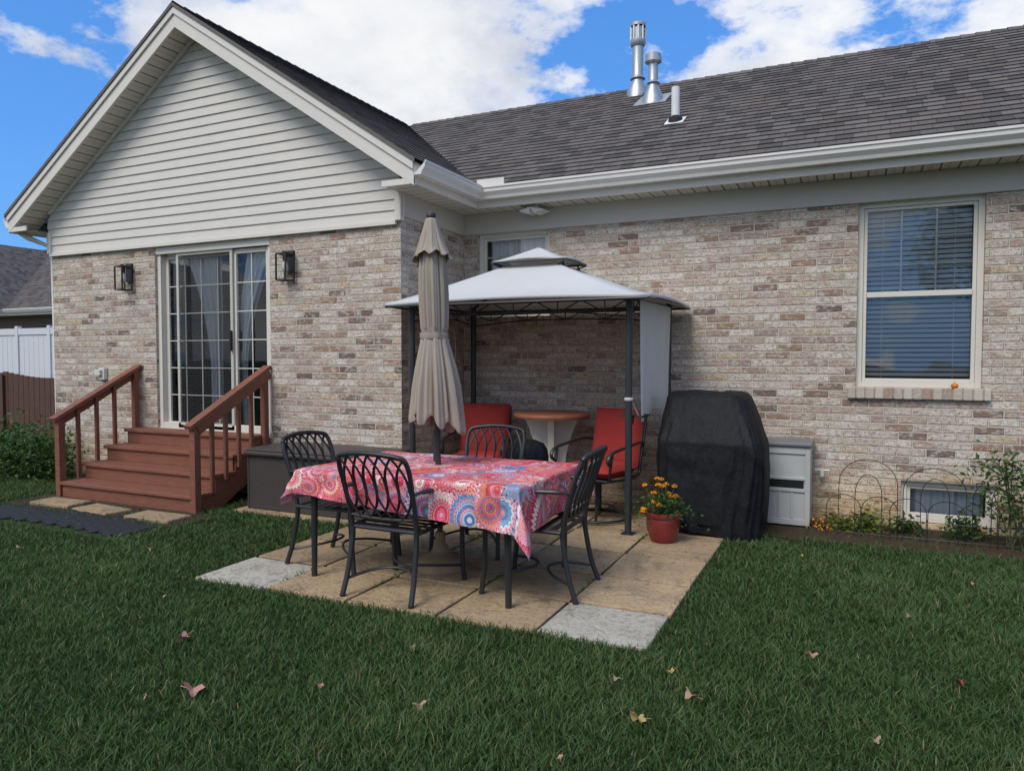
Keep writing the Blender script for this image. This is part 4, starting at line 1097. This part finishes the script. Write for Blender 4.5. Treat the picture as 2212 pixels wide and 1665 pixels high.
# ------------------------------------------------------------ background
wf=MB(); Y=9.2
for i in range(14):
    X=-24+i*1.05; wf.box(X,X+.96,Y,Y+.03,.05,2.0); wf.box(X+.96,X+1.05,Y-.03,Y+.06,0,2.08)
    for k in range(1,6): wf.box(X+k*.16,X+k*.16+.006,Y-.004,Y,.2,1.85)
    wf.box(X,X+.96,Y-.02,Y+.05,1.9,2.03)
o=wf.obj('vinyl_fence',M['whitefence'],loc=(-16,Y,0)); o['label']='tall white vinyl privacy fence behind the brown gate'; o['category']='fence'
bf=MB(); Y=7.9
for i in range(34):
    X=-16.3+i*.15; ph=((X+16.3)%2.4)/2.4; zt_=1.18-.10*math.sin(math.pi*ph); bf.box(X,X+.14,Y,Y+.022,.04,zt_)
for X in(-16.3,-13.9,-11.5): bf.box(X-.06,X+.06,Y-.05,Y+.06,0,1.12)
bf.box(-16.3,-11.4,Y+.023,Y+.06,.3,.38); bf.box(-16.3,-11.4,Y+.023,Y+.06,.85,.93)
o=bf.obj('wooden_fence',M['brownfence'],loc=(-13.8,Y,0)); o['label']='dark brown wooden picket fence with scalloped top'; o['category']='fence'
nh=empty('neighbour_house',(-26,17,0),'neighbouring brick house with grey shingle roof behind the fences','house')
m=MB(); m.box(-38,-17,14.8,22,0,2.95); m.obj('wall',simple('dark_red_brick',(.17,.11,.09),.9,.3,30),nh)
m=MB()
slope(m,(-38.5,14.3,3.02),(-16.5,14.3,3.02),(-16.5,18.4,5.75),(-38.5,18.4,5.75),22)
slope(m,(-16.5,22.5,3.02),(-38.5,22.5,3.02),(-38.5,18.4,5.75),(-16.5,18.4,5.75),22)
slope(m,(-24.9,13.6,3.02),(-24.9,18.4,3.02),(-28.5,18.4,5.6),(-28.5,13.6,5.6),5)
m.obj('roof',M['shingle'],nh)
m=MB(); gutter(m,(-38.5,14.3,3.0),(-16.5,14.3,3.0),(0,-1,0)); m.box(-38.5,-16.5,14.31,14.8,2.8,2.95); m.obj('gutter',M['gutter'],nh)
def tree(X,Y,h,r,label):
    e=empty('yard_tree',(X,Y,0),label,'tree')
    m=MB(); m.tube(bez([(X,Y,0),(X+.1,Y,h*.3),(X-.1,Y+.1,h*.6),(X,Y,h*.9)],5),[.2-.011*i for i in range(16)],10)
    for k in range(9):
        a=k*2.4; zz_=h*(.3+.06*k); m.tube([(X,Y,zz_),(X+r*.45*math.cos(a),Y+r*.45*math.sin(a),zz_+h*.12),(X+r*.8*math.cos(a),Y+r*.8*math.sin(a),zz_+h*.18)],[.07,.045,.02],6)
    m.obj('trunk',M['bark'],e)
    m=MB(); cl=[]
    for k in range(34):
        v=Vector((random.gauss(0,1),random.gauss(0,1),random.gauss(0,1))).normalized()*random.uniform(.4,1)
        cl.append((X+v.x*r,Y+v.y*r,h*.66+v.z*h*.33))
    for k in range(5000):
        q=random.choice(cl); leaf_mesh(m,(q[0]+random.gauss(0,r*.14),q[1]+random.gauss(0,r*.14),q[2]+random.gauss(0,r*.14)),random.uniform(.10,.20))
    m.obj('crown',M['leafg'],e)
tree(4.5,-13,7.5,2.6,'broad leafy green yard tree across the lawn'); tree(9.5,-15,8.5,3.0,'tall leafy green yard tree across the lawn'); tree(-9,-17,7,2.5,'rounded leafy green yard tree across the lawn')

# ------------------------------------------------------------ fallen leaves
lc=[('pinkish brown',(.40,.20,.16)),('yellow',(.46,.33,.11)),('tan',(.36,.24,.14)),('dark red',(.24,.04,.03))]
LM=[simple('dry_leaf',c_,.7,.35,60) for _,c_ in lc]
LMesh=[]
for q in range(4):
    m=MB(); n=22; vs=[(0,0,.008)]
    for k in range(n):
        a=2*math.pi*k/n; r=.026*(1+.25*math.cos(a*5+.3*q)+.08*math.cos(a*11))*(1.25 if math.cos(a)>.5 else 1)*random.uniform(.85,1.1)
        vs.append((r*math.cos(a),r*math.sin(a)*.75,.008+.016*math.sin(a*2+q)+.006*math.cos(a*3)))
    m.add(vs,[(0,1+k,1+(k+1)%n) for k in range(n)]); m.tube([(-.02,0,.008),(-.05,.005,.012)],.0012,4)
    o=m.obj('fallen_leaf',LM[q]); LMesh.append(o.data); bpy.data.objects.remove(o)
lp=[(-2.475,2.12,0,1.4),(-2.98,2.51,0,1.1),(-1.546,2.42,2,.9),(-.72,2.675,1,1.1),(-.577,2.96,2,1.),(-.146,3.62,0,.8),(.441,3.57,3,.8),(-2.03,2.39,0,.6),(-.905,2.99,2,.6),(-.705,3.16,1,.6),(-2.6,2.0,2,.5),(-3.6,2.9,2,.6),(-4.6,3.6,2,.6),(.3,4.4,2,.6),(.7,5.2,2,.6),(-.3,5.4,1,.6),(1.3,4.2,2,.6),(-1.4,1.9,2,.5),(-.9,2.3,2,.5),(.1,2.9,2,.6),(-5.5,3.2,2,.7),(-1.9,2.9,2,.5)]
for (X,Y,q,sc_) in lp:
    o=bpy.data.objects.new('fallen_leaf',LMesh[q]); COL.objects.link(o); o.location=(X,Y,.036); o.scale=(sc_,)*3; o.rotation_euler=(random.uniform(-.35,.35),random.uniform(-.35,.35),random.uniform(0,6.28))
    o['label']='curled %s fallen leaf lying on the lawn'%lc[q][0]; o['category']='leaf'; o['group']='fallen leaves on the lawn'

# ------------------------------------------------------------ grass
N=560000
d=np.random.uniform(1.5,12.5,N); u=np.random.uniform(-.92,.92,N)
s_,c_=math.sin(rad(25.2)),math.cos(rad(25.2))
X=d*(-s_+u*c_); Y=d*(c_+u*s_)
def rect(x0,x1,y0,y1): return (X>x0)&(X<x1)&(Y>y0)&(Y<y1)
j=np.random.normal(0,.018,N)
frontY=3.34+(X+2.35)*math.sin(rad(2))
ex=((X>-3.83+j)&(X<-.87+j)&(Y>frontY+j)&(Y<6.9))
jx=np.min(np.abs((X+2.35)[:,None]-np.array(xs[1:-1])[None,:]),axis=1)<.008
ex&=~(jx&(np.sin(X*9+Y*5)>.5))
ex|=rect(-9,XR,YW-.0,20)|((Y>YM)&(X>XL))|rect(-7.45,-5.38,4.6,6)|rect(-5.2,-3.8,4.92,6)
ex|=rect(-.72,3.3,6.05,7)&(np.random.rand(N)<.94)
ex|=rect(-7.6,-5.12,4.2,4.75)&(np.random.rand(N)<.9)
ex|=rect(-7.65,-5.2,3.72,4.15)&(np.random.rand(N)<.97)
ex|=rect(-.87,-.35,5.75,6.9)&(np.random.rand(N)<.75)
pn=(np.sin(X*2.1+1.3*np.sin(Y*1.7))+np.sin(Y*2.7+1.1*np.sin(X*3.1))+np.sin(X*5.3+Y*4.1)*.6)/2.6
pn2=(np.sin(X*11+2*np.sin(Y*7))+np.sin(Y*13+X*3))/2
keep=~ex; X=X[keep];Y=Y[keep];d=d[keep];pn=pn[keep];pn2=pn2[keep];N=len(X)
hgt=(.028+.022*np.random.rand(N)+.008*pn)*(1+.2*pn2); wid=.0015+.0009*np.random.rand(N)+d*.00028
th=np.random.uniform(0,2*np.pi,N); lean_=np.random.uniform(.2,1.2,N)*hgt; la=np.random.uniform(0,2*np.pi,N)+pn*1.5
wx=np.cos(th)*wid;wy=np.sin(th)*wid; lx=np.cos(la)*lean_; ly=np.sin(la)*lean_
V=np.zeros((N,5,3),np.float32)
V[:,0]=np.stack([X-wx,Y-wy,np.zeros(N)],1);V[:,1]=np.stack([X+wx,Y+wy,np.zeros(N)],1)
V[:,2]=np.stack([X+wx*.8+lx*.35,Y+wy*.8+ly*.35,hgt*.6],1);V[:,3]=np.stack([X-wx*.8+lx*.35,Y-wy*.8+ly*.35,hgt*.6],1)
V[:,4]=np.stack([X+lx,Y+ly,hgt],1)
base=np.arange(N)*5
loops=np.stack([base,base+1,base+2,base+3,base+3,base+2,base+4],1).astype(np.int32).ravel()
ls=np.stack([np.arange(N)*7,np.arange(N)*7+4],1).astype(np.int32).ravel()
me=bpy.data.meshes.new('grass'); me.vertices.add(N*5); me.vertices.foreach_set('co',V.ravel())
me.loops.add(N*7); me.loops.foreach_set('vertex_index',loops)
me.polygons.add(N*2); me.polygons.foreach_set('loop_start',ls)
me.update(calc_edges=True)
r=np.random.rand(N); g0=np.array([.045,.088,.028]);g1=np.array([.105,.175,.055])
f=np.clip(r*.75+.28*pn+.10*pn2+.15,0,1)[:,None]; colr=g0*(1-f)+g1*f
dry=(np.random.rand(N)<.04+.05*(pn2>.75)+.04*(pn>.5)); colr[dry]=np.array([.30,.25,.13])*np.random.uniform(.6,1,(dry.sum(),1))
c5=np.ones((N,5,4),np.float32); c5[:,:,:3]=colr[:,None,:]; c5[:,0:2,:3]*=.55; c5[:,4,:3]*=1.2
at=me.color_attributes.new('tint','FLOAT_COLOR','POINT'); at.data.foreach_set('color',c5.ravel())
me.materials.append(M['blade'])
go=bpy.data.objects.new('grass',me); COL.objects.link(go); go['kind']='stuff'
